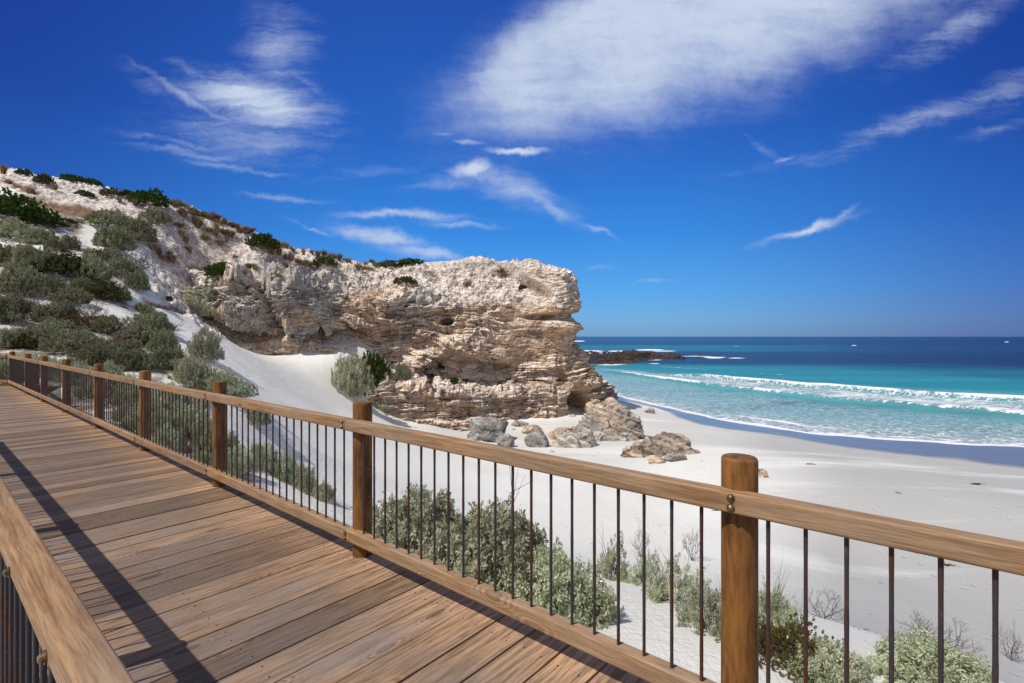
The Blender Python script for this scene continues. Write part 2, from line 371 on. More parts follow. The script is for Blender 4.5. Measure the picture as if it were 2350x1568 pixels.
# ------------------------------------------------------------------ ground: beach, dunes and stony hill (heightfield)
SEA = -9.5
def at(x, y, Y): return ((x-1175)/1175*Y, Y, EYE-(y-772)/1175*Y)     # a bearing and a distance give a point of the land
gp = [at(*a) for a in [
 # beach under the cliff and the near dune bank
 (1500,1500,5),(1250,1420,6.2),(1000,1330,7),(1700,1560,4.6),(2000,1560,5.2),(2330,1568,6.5),(1250,1240,20),(1500,1200,24),(1000,1200,17),(1500,1080,37),(1250,1040,44),
 (1700,1150,28),(2000,1300,22),(2000,1150,28),(2300,1300,22),(2300,1150,28),(1250,975,58),(1040,974,56),(1400,960,62),(1600,1040,42),(1800,1080,34),
 # sand ramp that climbs to the foot of the cliff
 (700,1150,14),(650,1000,22),(650,900,32),(620,830,40),(600,792,47),(520,786,44.5),(850,1000,35),(900,1100,23),(1000,985,52),(850,926,49.5),(950,958,53),(760,850,45),(740,800,49.5),(800,840,48),(850,803,53),
 (680,1080,17.5),(760,950,38),(560,830,34),(740,1030,24),(800,1080,20),
 # shrubby bank left of the ramp, above the walkway
 (0,700,24),(0,780,18),(150,600,32),(0,560,37),(100,500,42),(0,385,52),(400,475,52),(200,425,52),(350,650,36),(400,740,34),(450,745,39),(440,790,28),(500,870,22),(580,915,18.5),
 (330,830,18.5),(430,950,11),(450,1080,8.6),(600,1120,9.2),(560,1000,13.5),(200,800,20),(250,700,29),(150,660,30),(100,760,22),(350,740,31),(60,620,32),(-300,700,20),(-300,420,40),(-100,820,17),(250,870,15.5),
 (500,800,31),(200,520,43),(300,500,45),(300,580,38.5),
 # stony slope up to the skyline
 (400,600,45),(400,540,47.5),(550,640,50),(600,568,54.5),(700,598,58),(550,600,52),(500,530,52.5),(480,660,49),(640,628,56),(720,625,58),(800,612,64)]]
def push(px_): return np.interp(px_, [-400, 330, 510, 640, 740, 850, 950, 1040, 1170, 1235], [11, 11, 11, 9.5, 8, 6.5, 4.5, 2.5, 1, 0])
def repush(q, lo=33, hi=45):
    x, y, z = q; p_ = 1175+1175*x/y; k = (y+float(push(p_))*float(np.clip((y-lo)/(hi-lo), 0, 1)))/y
    return (x*k, y*k, EYE+(z-EYE)*k)
gp = [repush(q) for q in gp]
gp += [(-6,5,-1.1),(-2,3.2,-1.35),(0,.5,-1.5),(-4,7,-1.1),(-10,10.5,-.8),(-14,13.5,-.6),(-20,14,-.5),(-10,3,-.9),(-20,5,.3),(-30,10,1.5),(-20,-10,1),(-5,-8,-1.2),(5,-4,-2.8),(3,2.2,-2.7),
 (12,0,-5.5),(20,-10,-7),(20,6,-7.2),(35,12,-8.4),(12,10,-6.6),(60,5,-8.6),(-60,20,8),(-66,56,20),(-105,70,19),
 (-75,76,20.5),(-55,80,17.5),(-42,82,14),(-30,86,11),(-12,92,7),(-50,100,12),(-20,105,2),(-80,120,8)]
gp += [(18.5,97,SEA),(22.5,81.4,SEA),(27,66.7,SEA),(33,57.7,SEA),(41.7,52.9,SEA),(50.3,50.3,SEA),(75,45,SEA),(120,40,SEA),(160,38,SEA),
 (17,86,-9.2),(21.3,66.6,-9.2),(27.2,55.5,-9.2),(33.1,47.2,-9.2),(40.4,40.4,-9.2),(65,36,-9.2),(110,32,-9.2),
 (30,97,-10.4),(40,75,-10.5),(60,65,-10.6),(40,140,-12),(80,110,-12.5),(120,90,-13),(20,135,-12),(0,125,-12),(-10,115,-10.5),(8,100,-9.5),(-40,150,-12),(120,180,-15),(0,200,-15),(-90,190,-13),(200,150,-16)]
gp = np.array(gp)
def kern(a, b):
    d = np.sqrt(((a[:, None, :]-b[None, :, :])**2).sum(-1)+1.5**2); return d
K = kern(gp[:, :2], gp[:, :2]) - np.eye(len(gp))*.25
Pm = np.concatenate([np.ones((len(gp), 1)), gp[:, :2]], 1)
A = np.block([[K, Pm], [Pm.T, np.zeros((3, 3))]])
sol = np.linalg.solve(A, np.concatenate([gp[:, 2], np.zeros(3)]))
def land0(x, y):
    sh = x.shape; q = np.stack([x.ravel(), y.ravel()], 1); out = np.empty(len(q))
    for i in range(0, len(q), 20000):
        k = q[i:i+20000]; out[i:i+20000] = kern(k, gp[:, :2])@sol[:-3]+sol[-3]+k@sol[-2:]
    return out.reshape(sh)

def arr(segs):
    return np.concatenate([np.linspace(a, b, n, endpoint=False) for a, b, n in segs]+[[segs[-1][1]]])
AZ = np.radians(arr([(-150, -60, 60), (-60, -46, 50), (-46, 8, 640), (8, 47, 240), (47, 150, 60)]))
RR = np.concatenate([np.geomspace(.4, 12, 110, endpoint=False), np.geomspace(12, 30, 150, endpoint=False), np.geomspace(30, 92, 400, endpoint=False), np.geomspace(92, 260, 50)])
AA, RG = np.meshgrid(AZ, RR, indexing='ij')
GX, GY = RG*np.sin(AA), RG*np.cos(AA)
GZ = land0(GX, GY)
# where the slope is stony: above the line that joins the upper edge of the shrubs
px = np.where(GY > 1, 1175+1175*GX/np.maximum(GY, 1), -500); py = 772-1175*(GZ-EYE)/np.maximum(GY, 1)
ylow = np.interp(px, [-200, 0, 120, 200, 300, 345, 360, 440, 560, 800], [430, 440, 475, 500, 520, 560, 690, 742, 790, 800])
wob = 14*fbm(GX*.25, GY*.25, 0*GX, 3, 3)
rock = ss(ylow-py+wob, -6, 14)*ss(GY, 30, 36)*ss(GX, 8, -4)*ss(GZ, -1, 1.5)
rock = np.where(GY > 30, rock, 0)
far = ss(RG, 10, 30)
bank = ss(GX, -1, -6)*ss(GZ, -4, 0)
GZ = GZ + .10*fbm(GX*.35, GY*.35, 0, 3, 11)*(.3+.7*bank) + .03*fbm(GX*1.6, GY*1.6, 0, 3, 12)*ss(GZ, -9.2, -8.3)*(.25+bank)
# ledges and crags of the stony slope
bz = GZ+.22*GX*.3+fbm(GX*.12, GY*.12, 0, 3, 21)*2
led = fbm(GX*.22, GY*.22, bz*1.1, 4, 31, .6)
crag = 1-np.abs(fbm(GX*.8, GY*.8, GZ*1.2, 4, 41, .6))*2
st = np.floor(bz*1.1)+ss(bz*1.1-np.floor(bz*1.1), .55, .95)
GZ = GZ + rock*(.55*(st/1.1-bz)*ss(led, -.1, .25) + .42*led + .30*crag-.15)
GZ = GZ + rock*(.26*fbm(GX*2.6, GY*2.6, GZ*3, 4, 51, .65)+.28*ss(fbm(GX*.9, GY*.9, 0, 3, 52, .6), .05, .3)*(.5+fbm(GX*3, GY*3, 0, 2, 53)))
fine = fbm(GX*1.8, GY*1.8, GZ*2.6, 4, 61, .65); mid = fbm(GX*.35, GY*.35, GZ*.8, 4, 71)
slope = np.abs(np.gradient(GZ, axis=1)/np.gradient(RG, axis=1))
sandc = np.array([.76, .69, .63]); greyc = np.array([.31, .29, .27]); tanc = np.array([.40, .25, .15]); pale = np.array([.70, .62, .55])
stone_amt = ss(fine*1.1+mid*.5+(np.clip(slope, 0, 2.5)-.9)*.3, .12, .32)
gsel = ss(fbm(GX*.5, GY*.5, GZ, 3, 81), -.15, .2)
tone = sandc*(1-stone_amt[..., None]) + stone_amt[..., None]*(pale*.55+greyc*.45*gsel[..., None]+tanc*.45*(1-gsel[..., None]))
# brown cut banks high on the left
for (bx0, by0, bx1, by1, hh) in ((40, 455, 230, 495, 13), (30, 425, 80, 440, 9), (170, 470, 300, 500, 7), (430, 615, 560, 625, 5), (330, 690, 420, 715, 9)):
    tt = np.clip((px-bx0)/(bx1-bx0), 0, 1); d = np.abs(py-(by0+(by1-by0)*tt)+4*fbm(GX*.6, GY*.6, 0, 3, 91))
    mk = ss(d, hh, hh*.55)*ss(px, bx0-15, bx0+10)*ss(px, bx1+15, bx1-10)*(GY > 30)
    GZ = GZ - mk*.25; tone = tone*(1-mk[..., None])+mk[..., None]*np.array([.27, .165, .10]); rock = np.maximum(rock, mk)
# wet and damp sand by height above the water; vignette painted in towards the right
shore = (GX > 10) | (GY > 90)
wetm = ss(GZ+.03*fbm(GX*.2, GY*.05, 0, 3, 95), SEA+.30, SEA+.20)
damp_vignette = np.clip(.55*ss(GZ, -7.9, -8.8)+.95*ss(GX/np.maximum(GY, 1), .34, .70)*ss(GY, 6, 12), 0, 1)*(GY > 3)
soil = ss(np.interp(py, [560, 700, 760, 800, 870, 920, 1000, 1100, 1200], [200, 330, 390, 455, 480, 500, 500, 560, 600])-px+25*fbm(GX*.4, GY*.4, 0, 3, 97), -10, 25)*(GY > 6)*(1-rock)*(py > 480)
for (x, y, a, b_) in ((55, 565, 90, 18), (245, 715, 70, 16), (300, 745, 60, 22), (120, 705, 60, 10), (400, 870, 26, 16), (430, 800, 30, 40), (600, 1060, 60, 60)):
    soil = soil*(1-ss(np.sqrt(((px-x)/a)**2+((py-y-.25*(px-x)*(x < 300))/b_)**2), 1.3, .7))
litter = np.clip(ss(GX, 2, -8)*.5*ss(GY, 60, 30)+ss(GY, 26, 14)*.6*ss(GX, -12, 0), 0, 1)*(1-wetm)
ground = mesh_np('beach_ground', np.stack([GX, GY, GZ], -1).reshape(-1, 3), grid_faces(*GX.shape)[:, ::-1], M['sand'],
    attrs=dict(rock=rock.ravel(), wet=wetm.ravel(), damp_vignette=damp_vignette.ravel(), litter=litter.ravel(), soil=soil.ravel(), tone=tone.reshape(-1, 3)))
tag(ground, kind='structure')

# ------------------------------------------------------------------ limestone headland
# columns of the face: bearing, then (height line, distance) from the buried foot to behind the crest
st = [
 (330,[(800,44),(760,44),(740,44),(720,44),(700,44.5),(668,45),(655,47),(650,55)]),
 (400,[(830,42.5),(755,42.5),(740,42.5),(720,42.6),(690,43),(655,44),(640,46),(636,53)]),
 (450,[(840,42.6),(755,42.6),(735,43.3),(720,43.2),(690,42.8),(648,43.6),(622,46),(622,53)]),
 (510,[(850,43.8),(785,43.8),(765,44.6),(745,44.8),(715,43.4),(662,44),(634,47),(634,55)]),
 (575,[(850,44.8),(790,44.8),(770,45.6),(748,46.0),(715,44.4),(660,45),(630,48.5),(630,58)]),
 (640,[(860,46.5),(797,46.5),(775,47.2),(758,47.6),(730,45.8),(665,46.3),(628,50.5),(622,62)]),
 (740,[(860,49),(803,49),(785,50.2),(765,50.6),(728,48.8),(668,50),(612,60),(606,70)]),
 (800,[(930,50),(860,50),(803,52.2),(775,53),(735,51.2),(675,52.5),(609,63),(607,74)]),
 (835,[(1000,49.2),(912,49.2),(862,50.2),(800,53.2),(742,52.2),(680,53.6),(606,64),(604,76)]),
 (890,[(1010,50.2),(936,50.2),(888,50.8),(838,55.2),(750,54.6),(685,55),(604,66),(602,78)]),
 (950,[(1030,52.6),(958,52.6),(894,53.0),(856,57.2),(772,55.8),(690,56.2),(602,68),(601,80)]),
 (1040,[(1050,55.3),(973,55.3),(904,55.7),(872,59.8),(782,58.2),(702,58.6),(600,70),(599,82)]),
 (1170,[(1050,58.5),(974,58.3),(904,58.7),(880,61.8),(792,60.8),(708,61.4),(601,71),(600,82)]),
 (1235,[(1040,60.6),(962,60.6),(898,61.1),(880,62.3),(800,62.0),(700,62.4),(608,68.5),(606,80)]),
 (1280,[(1030,61.8),(950,61.8),(897,62.2),(880,62.8),(800,62.6),(700,62.8),(622,66),(618,78)])]
rowsn = [10, 80, 46, 100, 90, 110, 30]
def colpts(px_, prof): return [at(px_, a, b+float(push(px_))) for a, b in prof]
stn = [colpts(a, b) for a, b in st]
stn.append([at(*a) for a in [(1395,1030,63.8),(1380,945,63.4),(1345,895,63.2),(1322,872,63.6),(1296,795,63.4),(1304,700,63.6),(1294,630,66),(1282,620,74)]])
edge = [at(*a) for a in [(1404,1000,67),(1396,930,66),(1378,888,65.6),(1340,856,65.5),(1312,790,65.4),(1322,700,65.6),(1306,640,67.5),(1288,622,74)]]
stn.append(edge)
stn.append([(x-.2, y+6, z) for x, y, z in edge])
stn.append([(x-5, y+18, z-.3) for x, y, z in edge])
stn.append([(x-34, y+32, z-.5) for x, y, z in edge])
stn.append([(-50, 98, z-1) for x, y, z in edge])
stn = np.array(stn)                               # (stations, rows, 3)
nst = len(stn)
seg = [abs(stn[i+1, 4]-stn[i, 4]).sum() for i in range(nst-1)]
cols = []
for i in range(nst-1):
    n = int(np.clip(seg[i]*20, 10, 400)) if i < 17 else 40
    cols.append(np.linspace(i, i+1, n, endpoint=False))
cols = np.concatenate(cols+[[nst-1]])
i0 = np.minimum(cols.astype(int), nst-2); f = (cols-i0)[:, None, None]
cv = stn[i0]*(1-f)+stn[i0+1]*f                     # (nu, rows, 3)
rv = np.concatenate([np.linspace(i, i+1, n, endpoint=False) for i, n in enumerate(rowsn)]+[[7]])
j0 = np.minimum(rv.astype(int), 6); g = (rv-j0)[None, :, None]
C = cv[:, j0]*(1-g)+cv[:, j0+1]*g
def blur(a, k, axis):
    pad = [(0, 0)]*a.ndim; pad[axis] = (k, k); b = np.pad(a, pad, 'edge'); s = np.cumsum(b, axis)
    z = np.zeros_like(np.take(s, [0], axis)); s = np.concatenate([z, s], axis)
    n = a.shape[axis]; i = np.arange(n)
    return (np.take(s, i+2*k+1, axis)-np.take(s, i, axis))/(2*k+1)
for _ in range(2): C = blur(C, 5, 1)
C = blur(C, 12, 0)
X, Y, Z = C[..., 0], C[..., 1], C[..., 2]
CX = 1175+1175*X/Y; CY = 772-1175*(Z-EYE)/Y
def normals(C):
    du = np.gradient(C, axis=0); dv = np.gradient(C, axis=1); n = np.cross(du, dv); return n/(np.linalg.norm(n, axis=-1, keepdims=True)+1e-9)
N = normals(C)
if N[len(N)//3, 150, 1] > 0: N = -N
front = ss(Y, 92, 86)
up = rv[None, :]+0*X
top = ss(up, 4.9, 5.25)                            # rubble slope above the wall
def ell(x, y, a, b, rot=0, soft=.5):
    c, s = math.cos(R(rot)), math.sin(R(rot)); p = (CX-x)*c-(CY-y)*s; q = (CX-x)*s+(CY-y)*c
    return ss(np.sqrt((p/a)**2+(q/b)**2), 1+soft, 1-soft)*front
D = np.zeros_like(X)
# large forms: crags, bulges, recesses, clefts, caves
for (x, y, a, b, rt, d) in [(650,672,34,34,0,1.0),(690,705,46,44,10,.8),(655,742,34,22,0,.4),(545,650,40,14,-12,1.0),(560,708,52,22,-8,.9),(720,640,50,18,0,.7),(790,640,46,20,0,.6),
   (810,700,50,20,-10,.5),(905,690,70,28,0,.6),(1062,790,56,24,10,1.5),(980,812,46,16,22,.9),(1120,812,40,20,-10,.9),(948,845,30,34,-50,1.3),(1080,862,50,14,0,.9),(1150,868,48,10,0,.7),
   (1210,640,50,13,-24,1.0),(1115,620,60,15,-4,.8),(1285,655,26,26,0,.35),(1330,880,30,30,0,.9),(1360,915,26,26,0,.6),(910,905,60,12,0,.4),(1050,915,80,14,0,.5),(1150,700,30,22,0,.6),(1060,640,36,12,0,.6)]:
    D += d*ell(x, y, a, b, rt)
for (x, y, a, b, rt, d) in [(606,668,14,44,26,-2.4),(632,730,14,34,40,-1.6),(585,655,22,10,20,-1.8),(562,765,66,17,-8,-1.3),(800,770,52,18,8,-1.5),(742,775,7,30,12,-1.6),(1026,738,15,9,0,-2.4),(1228,665,38,8,-26,-1.6),
   (1326,922,22,26,20,-4.5),(1100,838,70,12,-6,-.9),(985,835,40,10,20,-.9),(1180,876,120,4,0,-1.0),(1050,868,90,4,2,-.8),(1242,728,40,7,0,-1.2),(1225,800,50,40,0,-.4),(900,770,60,14,12,-.7),(430,650,40,12,0,-1.2),(380,700,36,10,0,-.8),(1050,952,120,10,0,-.4)]:
    D += d*ell(x, y, a, b, rt, .35)
# beds: horizontal on the whole, dipping and curving in places
zz = Z + .10*X*ss(X, -14, -20) + 1.5*fbm(X*.10, Y*.10, Z*.12, 3, 101) + .25*(X+6)*ell(960,800,120,50,0,.6)*.5
smooth = np.clip(ell(1230,760,90,80,0,.4)+ell(1270,690,60,50,0,.4)*.8+ell(640,775,130,18,0,.4)*.9+ell(800,775,60,22,8,.4)+ell(560,770,70,18,0,.4)*.8+ell(1120,800,50,30,0,.5)*.5, 0, 1)
bedA = fbm(X*.28, Y*.28, zz*1.0, 3, 111, .5)
bedB = fbm(X*.5, Y*.5, zz*3.0, 3, 121, .6)
bedC = fbm(X*.8, Y*.8, zz*7.5, 2, 131, .6)
sh = lambda q, k: np.sign(q)*(np.abs(q)**k)
wall = (1-.65*top)
cr_ = np.clip(ell(640,690,110,80,0,.4)+ell(560,700,70,50,0,.4)*.8+ell(760,640,90,30,0,.5)*.8+ell(975,850,50,50,0,.4)+ell(1080,870,60,20), 0, 1)
D += cr_*(.55*fbm(X*.9, Y*.9, Z*1.1, 5, 155, .65)+.35*(1-3*np.abs(fbm(X*.7, Y*.7, Z*.8, 4, 156, .6))))
D += wall*((1-.8*smooth)*(.60*sh(bedA, .8)+.34*sh(bedB, .75)+.17*sh(bedC, .8))+.2)
big = fbm(X*.16, Y*.16, Z*.16, 3, 141); D += 1.2*big*(1-.3*smooth)
blk = fbm(X*.55, Y*.55, Z*.5, 4, 151, .6); D += (1-np.abs(blk)*2.2)*.45*(1-.7*smooth)
rub = fbm(X*1.1, Y*1.1, Z*1.4, 5, 161, .65)
D += top*(.30*rub+.42*(1-np.abs(fbm(X*.32, Y*.32, Z*.6, 4, 171, .5))*2.4))
D += .07*fbm(X*3.5, Y*3.5, Z*4.5, 3, 181, .6)
# torn outline of the seaward end
def blocks(sx, sz, seed):
    wx = X*sx+.45*fbm(X*sx*.7, Y*sx*.7, Z*sx, 3, seed+1)*1.6; wz = zz*sz+.5*fbm(X*sx, Y*sx, Z*sx, 3, seed+2)
    row = np.floor(wz); return hash3(np.floor(wx+hash3(row, row, row*0, seed+4)), row, row*0, seed)
bl = .30*blocks(.45, 1.0, 501)+.17*blocks(1.1, 2.6, 511)+.08*blocks(2.2, 6, 521)
D += (1-.85*smooth)*(1-.55*top)*bl*.85
tip = ss(X, 6.0, 9.0)*(1-ss(up, 6, 6.6))
D += tip*(.12*sh(bedB, .6)+.16*sh(bedC, .6))
ew = (np.abs(cols-15.5) < 2.2)[:, None]*1.0
ed = np.interp(CY, [600, 640, 690, 716, 722, 734, 742, 752, 760, 770, 800, 850], [0, .1, .25, .15, -.9, -.6, .35, .75, .3, -.1, 0, 0])
D += blur(ew, 6, 0)*ed
D *= np.where(rv[None, :] > 6.2, .3, 1)
D -= .45*ss(up, 5.3, 6)
C2 = C+N*D[..., None]
n2 = normals(C2); 
if n2[len(N)//3, 150, 1] > 0: n2 = -n2
upz = n2[..., 2]
# stone colours
tan = np.array([.58, .395, .255]); tan2 = np.array([.70, .53, .37]); grey = np.array([.45, .42, .385]); dark = np.array([.15, .13, .12]); sandr = np.array([.80, .72, .635]); pink = np.array([.66, .50, .39])
a1 = ss(fbm(X*.3, Y*.3, zz*.9, 4, 201), -.25, .25)[..., None]
T = tan*(1-a1)+tan2*a1
T = T*(1-.7*smooth[..., None])+.7*smooth[..., None]*(tan*.35+np.array([.60, .42, .27])*.65)
lowt = ss(CY, 870, 900)[..., None]; T = T*(1-.5*lowt)+pink*.5*lowt*.9
gr = ss(fbm(X*.22, Y*.22, Z*.3, 4, 211, .6)+.55*ss(CY, 760, 640)-.45*smooth-.02*top+.28*ell(670,690,110,60)+.3*ell(980,850,60,40)-.5*ell(1250,720,60,90), .12, .42)
bandg = ss(bedB+.5*bedC, -.05, .25)*ss(CY, 890, 680)*.85*(1-smooth)*(1-.7*tip)
gr = np.clip(gr*.9+bandg*.7+cr_*.45*ss(CY, 775, 735), 0, 1)[..., None]; T = T*(1-gr)+gr*grey
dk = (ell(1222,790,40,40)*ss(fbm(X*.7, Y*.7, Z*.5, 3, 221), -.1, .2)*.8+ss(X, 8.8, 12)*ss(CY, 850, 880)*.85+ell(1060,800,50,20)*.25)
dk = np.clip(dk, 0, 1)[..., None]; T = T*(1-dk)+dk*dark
rbc = ss(fbm(X*1.3, Y*1.3, Z*1.3, 4, 231, .65)+.22*top, -.22, .12)
T = T*(1-.5*top[..., None])+.5*top[..., None]*np.array([.66, .58, .50])
lw_ = ss(CY, 858, 872)*ss(CY, 930, 905)*ss(CX, 840, 900)*ss(CX, 1290, 1230)
sd = np.clip(ss(upz, .30, .62)*(.45+.55*rbc)+(top*.80+lw_)*rbc*ss(upz, -.1, .3), 0, 1)
sd = sd*(1-.6*(ell(1115,620,70,20)+ell(1225,640,60,22)+ell(670,650,80,26)))
sd = np.clip(sd, 0, 1)[..., None]; T = T*(1-sd)+sd*sandr
T = T*np.clip(1+.22*fbm(X*.9, Y*.9, zz*5, 3, 241, .6)+.35*bl*(1-.5*smooth), .6, 1.4)[..., None]
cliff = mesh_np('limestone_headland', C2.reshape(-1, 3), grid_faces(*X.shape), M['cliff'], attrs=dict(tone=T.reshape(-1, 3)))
tag(cliff, 'tall tan bedded limestone headland rising between the white sand ramp and the sea', 'cliff')

# ------------------------------------------------------------------ sea
def poly(px_, pts):
    a = [(x-1175)/1175 for x, _ in pts]; Yv = [10.95*1175/(y-772) for _, y in pts]
    return np.interp(px_, a, Yv)
SA = np.radians(arr([(-120, 0, 60), (0, 47, 620), (47, 110, 50)]))
SR = np.concatenate([np.linspace(30, 60, 50, endpoint=False), np.linspace(60, 200, 330, endpoint=False), np.geomspace(200, 900, 150, endpoint=False), np.geomspace(900, 20000, 50)])
A_, R_ = np.meshgrid(SA, SR, indexing='ij')
SX, SY = R_*np.sin(A_), R_*np.cos(A_)
ta = np.tan(np.clip(A_, -1.2, .95)); ta = np.where(A_ < -.1, -.1, ta)
Yv = np.where(np.abs(A_) < .95, SY, R_*math.cos(.95))
wb = 1+.016*fbm(SX*.05, SY*.05, 0, 3, 301)+.012*fbm(SX*.35, SY*.35, 0, 3, 302)
Yw = Yv*wb
sh0 = poly(ta, [(1400,905),(1500,930),(1650,965),(1850,995),(2100,1015),(2350,1028),(2700,1045)])
br1 = poly(ta, [(1300,842),(1380,852),(1500,869),(1650,892),(1900,920),(2100,935),(2350,955),(2700,975)])
br2 = poly(ta, [(1380,846),(1500,858),(1700,874),(1850,888),(2000,899),(2100,908),(2350,922),(2700,940)])
end = poly(ta, [(1300,841),(1400,842),(1500,843),(1900,846),(2350,872),(2700,880)])     # pale water gives way to deep water
drk = poly(ta, [(1300,830),(1560,836),(1800,838),(2350,850)])
st2 = poly(ta, [(1300,806),(2350,812)]); st3 = poly(ta, [(1300,792.5),(2350,793)])
fo = np.zeros_like(SX); la = np.zeros_like(SX)
line = lambda c, w0, w1: ss(Yw, c-w0, c-w0*.35)*ss(Yw, c+w1, c+w1*.2)
amp = ss(ta, .14, .24)
fo = np.maximum(fo, line(br1, 1.0, 7.5)*.72*amp*(1+.35*fbm(SX*.10, SY*.10, 0, 3, 312)))
fo = np.maximum(fo, line(br1, .7, 2.2)*.88*amp*(.82+.5*fbm(SX*.035, SY*.035, 0, 3, 351))); fo = np.maximum(fo, ss(Yw, br1, br1+2)*ss(Yw, br2+2, br2-2)*.58*amp*(1+.5*fbm(SX*.08, SY*.08, 0, 3, 311)))
fo = np.maximum(fo, line(br2, .8, 5.5)*.86*ss(ta, .26, .4)*(.75+.5*fbm(SX*.06, SY*.06, 0, 2, 310)))
la = np.maximum(la, ss(Yw, br1, br1+2)*ss(Yw, br2+3, br2-2)*1.35*amp)
la = np.maximum(la, ss(Yw, br2, br2+4)*ss(Yw, br2+16, br2+4)*.45*ss(ta, .26, .5))
br3 = br2*1.22+3; fo = np.maximum(fo, line(br3, .7, 4)*.62*ss(ta, .12, .3)*ss(ta, .75, .5)*(.8+.7*fbm(SX*.05, SY*.05, 0, 3, 313)))
fo = np.maximum(fo, line(sh0, .6, 2.2)*1.0)
fo = np.maximum(fo, line(sh0*1.05+1.5*fbm(SX*.05, SY*.05, 0, 3, 352)+2, .5, 2.5)*ss(ta, .25, .5)*(.62+.5*fbm(SX*.06, SY*.06, 0, 3, 353)))
fo = np.maximum(fo, line(sh0+(br1-sh0)*.62+2*fbm(SX*.05, SY*.05, 0, 3, 354), .5, 1.8)*(.5+.6*fbm(SX*.05, SY*.05, 0, 3, 355)))
la = np.maximum(la, ss(Yw, sh0-.3, sh0+.5)*ss(Yw, sh0+12+10*ta, sh0+2)*1.15); fo = np.maximum(fo, ss(Yw, sh0, sh0+.5)*ss(Yw, sh0+6+9*ta, sh0+1)*.66)
la = np.maximum(la, ss(Yw, sh0, sh0+3)*ss(Yw, br1-1, br1-8)*.45)
def sgauss(x, y, a, b):
    pxs = 1175+1175*ta; pys = 772+10.95*1175/Yw; return np.exp(-((pxs-x)/a)**2-((pys-y)/b)**2)
for (x, y, a, b, s_) in [(1328,783,16,1.3,1.1),(1490,803,50,2.4,.72),(1420,806,30,1.6,.9),(1480,812,60,2.0,.8),(1640,821,34,1.6,.8),(1600,818,60,2,.7),(1350,806,40,2,1.0),(1450,826,60,3,.7),(1400,838,60,3,.6),(1520,806,40,1.6,.8),(1375,811,40,2,.8),(1500,826,40,3,.55),(1690,822,40,1.6,.55),(1690,795,20,1.1,.5),(1960,793,10,.9,.7),(2310,785,8,.9,.8),(1500,835,24,2,.6)]:
    fo = np.maximum(fo, 1.4*s_*sgauss(x, y, a, b))
shal = np.array([.21, .38, .40]); turq = np.array([.022, .23, .255]); aqua = np.array([.085, .30, .335]); navy = np.array([.003, .015, .045]); blue = np.array([.003, .016, .052]); teal = np.array([.010, .145, .18]); pur = np.array([.32, .34, .40])
def lerp(a, b, k): return a*(1-k[..., None])+b*k[..., None]
Tn = np.broadcast_to(shal, SX.shape+(3,)).copy()
Tn = lerp(pur, Tn, ss(Yw, sh0+.5, sh0+6))
Tn = lerp(Tn, aqua, ss(Yw, sh0+4, br1))
Tn = lerp(Tn, turq, ss(Yw, br1+8, br2+20))
Tn = lerp(Tn, teal, ss(Yw, end*.94, end*1.02)*.6*ss(ta, .3, .9))
wn_ = 1+.05*fbm(SX*.012, SY*.03, 0, 4, 340)
Tn = lerp(Tn, navy, ss(Yw*wn_, end*(.97-.12*ss(ta, .3, 1)), drk*(1.03+.25*ss(ta, .3, 1))))
band = ss(Yw, st2*.93, st2*1.12)*ss(Yw, st3*1.12, st3*.9)*(1-ss(ta, .35, .8)*.85)
Tn = lerp(Tn, blue, ss(Yw, st3*.9, st3*1.3))
Tn = lerp(Tn, teal, band*.85)
for (x, y, a, b, s_) in [(1806,925,34,4,.85),(1860,923,20,3,.6),(1740,937,40,5,.3)]:
    Tn = lerp(Tn, np.array([.02, .06, .10]), s_*sgauss(x, y, a, b))
SZ = SEA + 0*SX + .75*ss(Yw, br1-1.0, br1)*ss(Yw, br1+9, br1)*amp + .95*ss(Yw, br2-1.0, br2)*ss(Yw, br2+8, br2)*ss(ta, .26, .4)
SZ += .05*fbm(SX*.3, SY*.3, 0, 3, 330)*ss(Yw, sh0, sh0+10) + .35*fbm(SX*.03, SY*.06, 0, 3, 331)*ss(R_, 120, 300)*ss(R_, 1500, 600)
SZ -= .06*ss(Yw, sh0+1, sh0)
sea = mesh_np('sea', np.stack([SX, SY, SZ], -1).reshape(-1, 3), grid_faces(*SX.shape)[:, ::-1], M['sea'],
    attrs=dict(tone=Tn.reshape(-1, 3), foam=fo.ravel(), lace=la.ravel(), far=ss(R_, 250, 700).ravel()))
tag(sea, kind='structure')
# sea bed beyond the beach sheet, so that nothing is open under the water
bpy.context.view_layer.update()

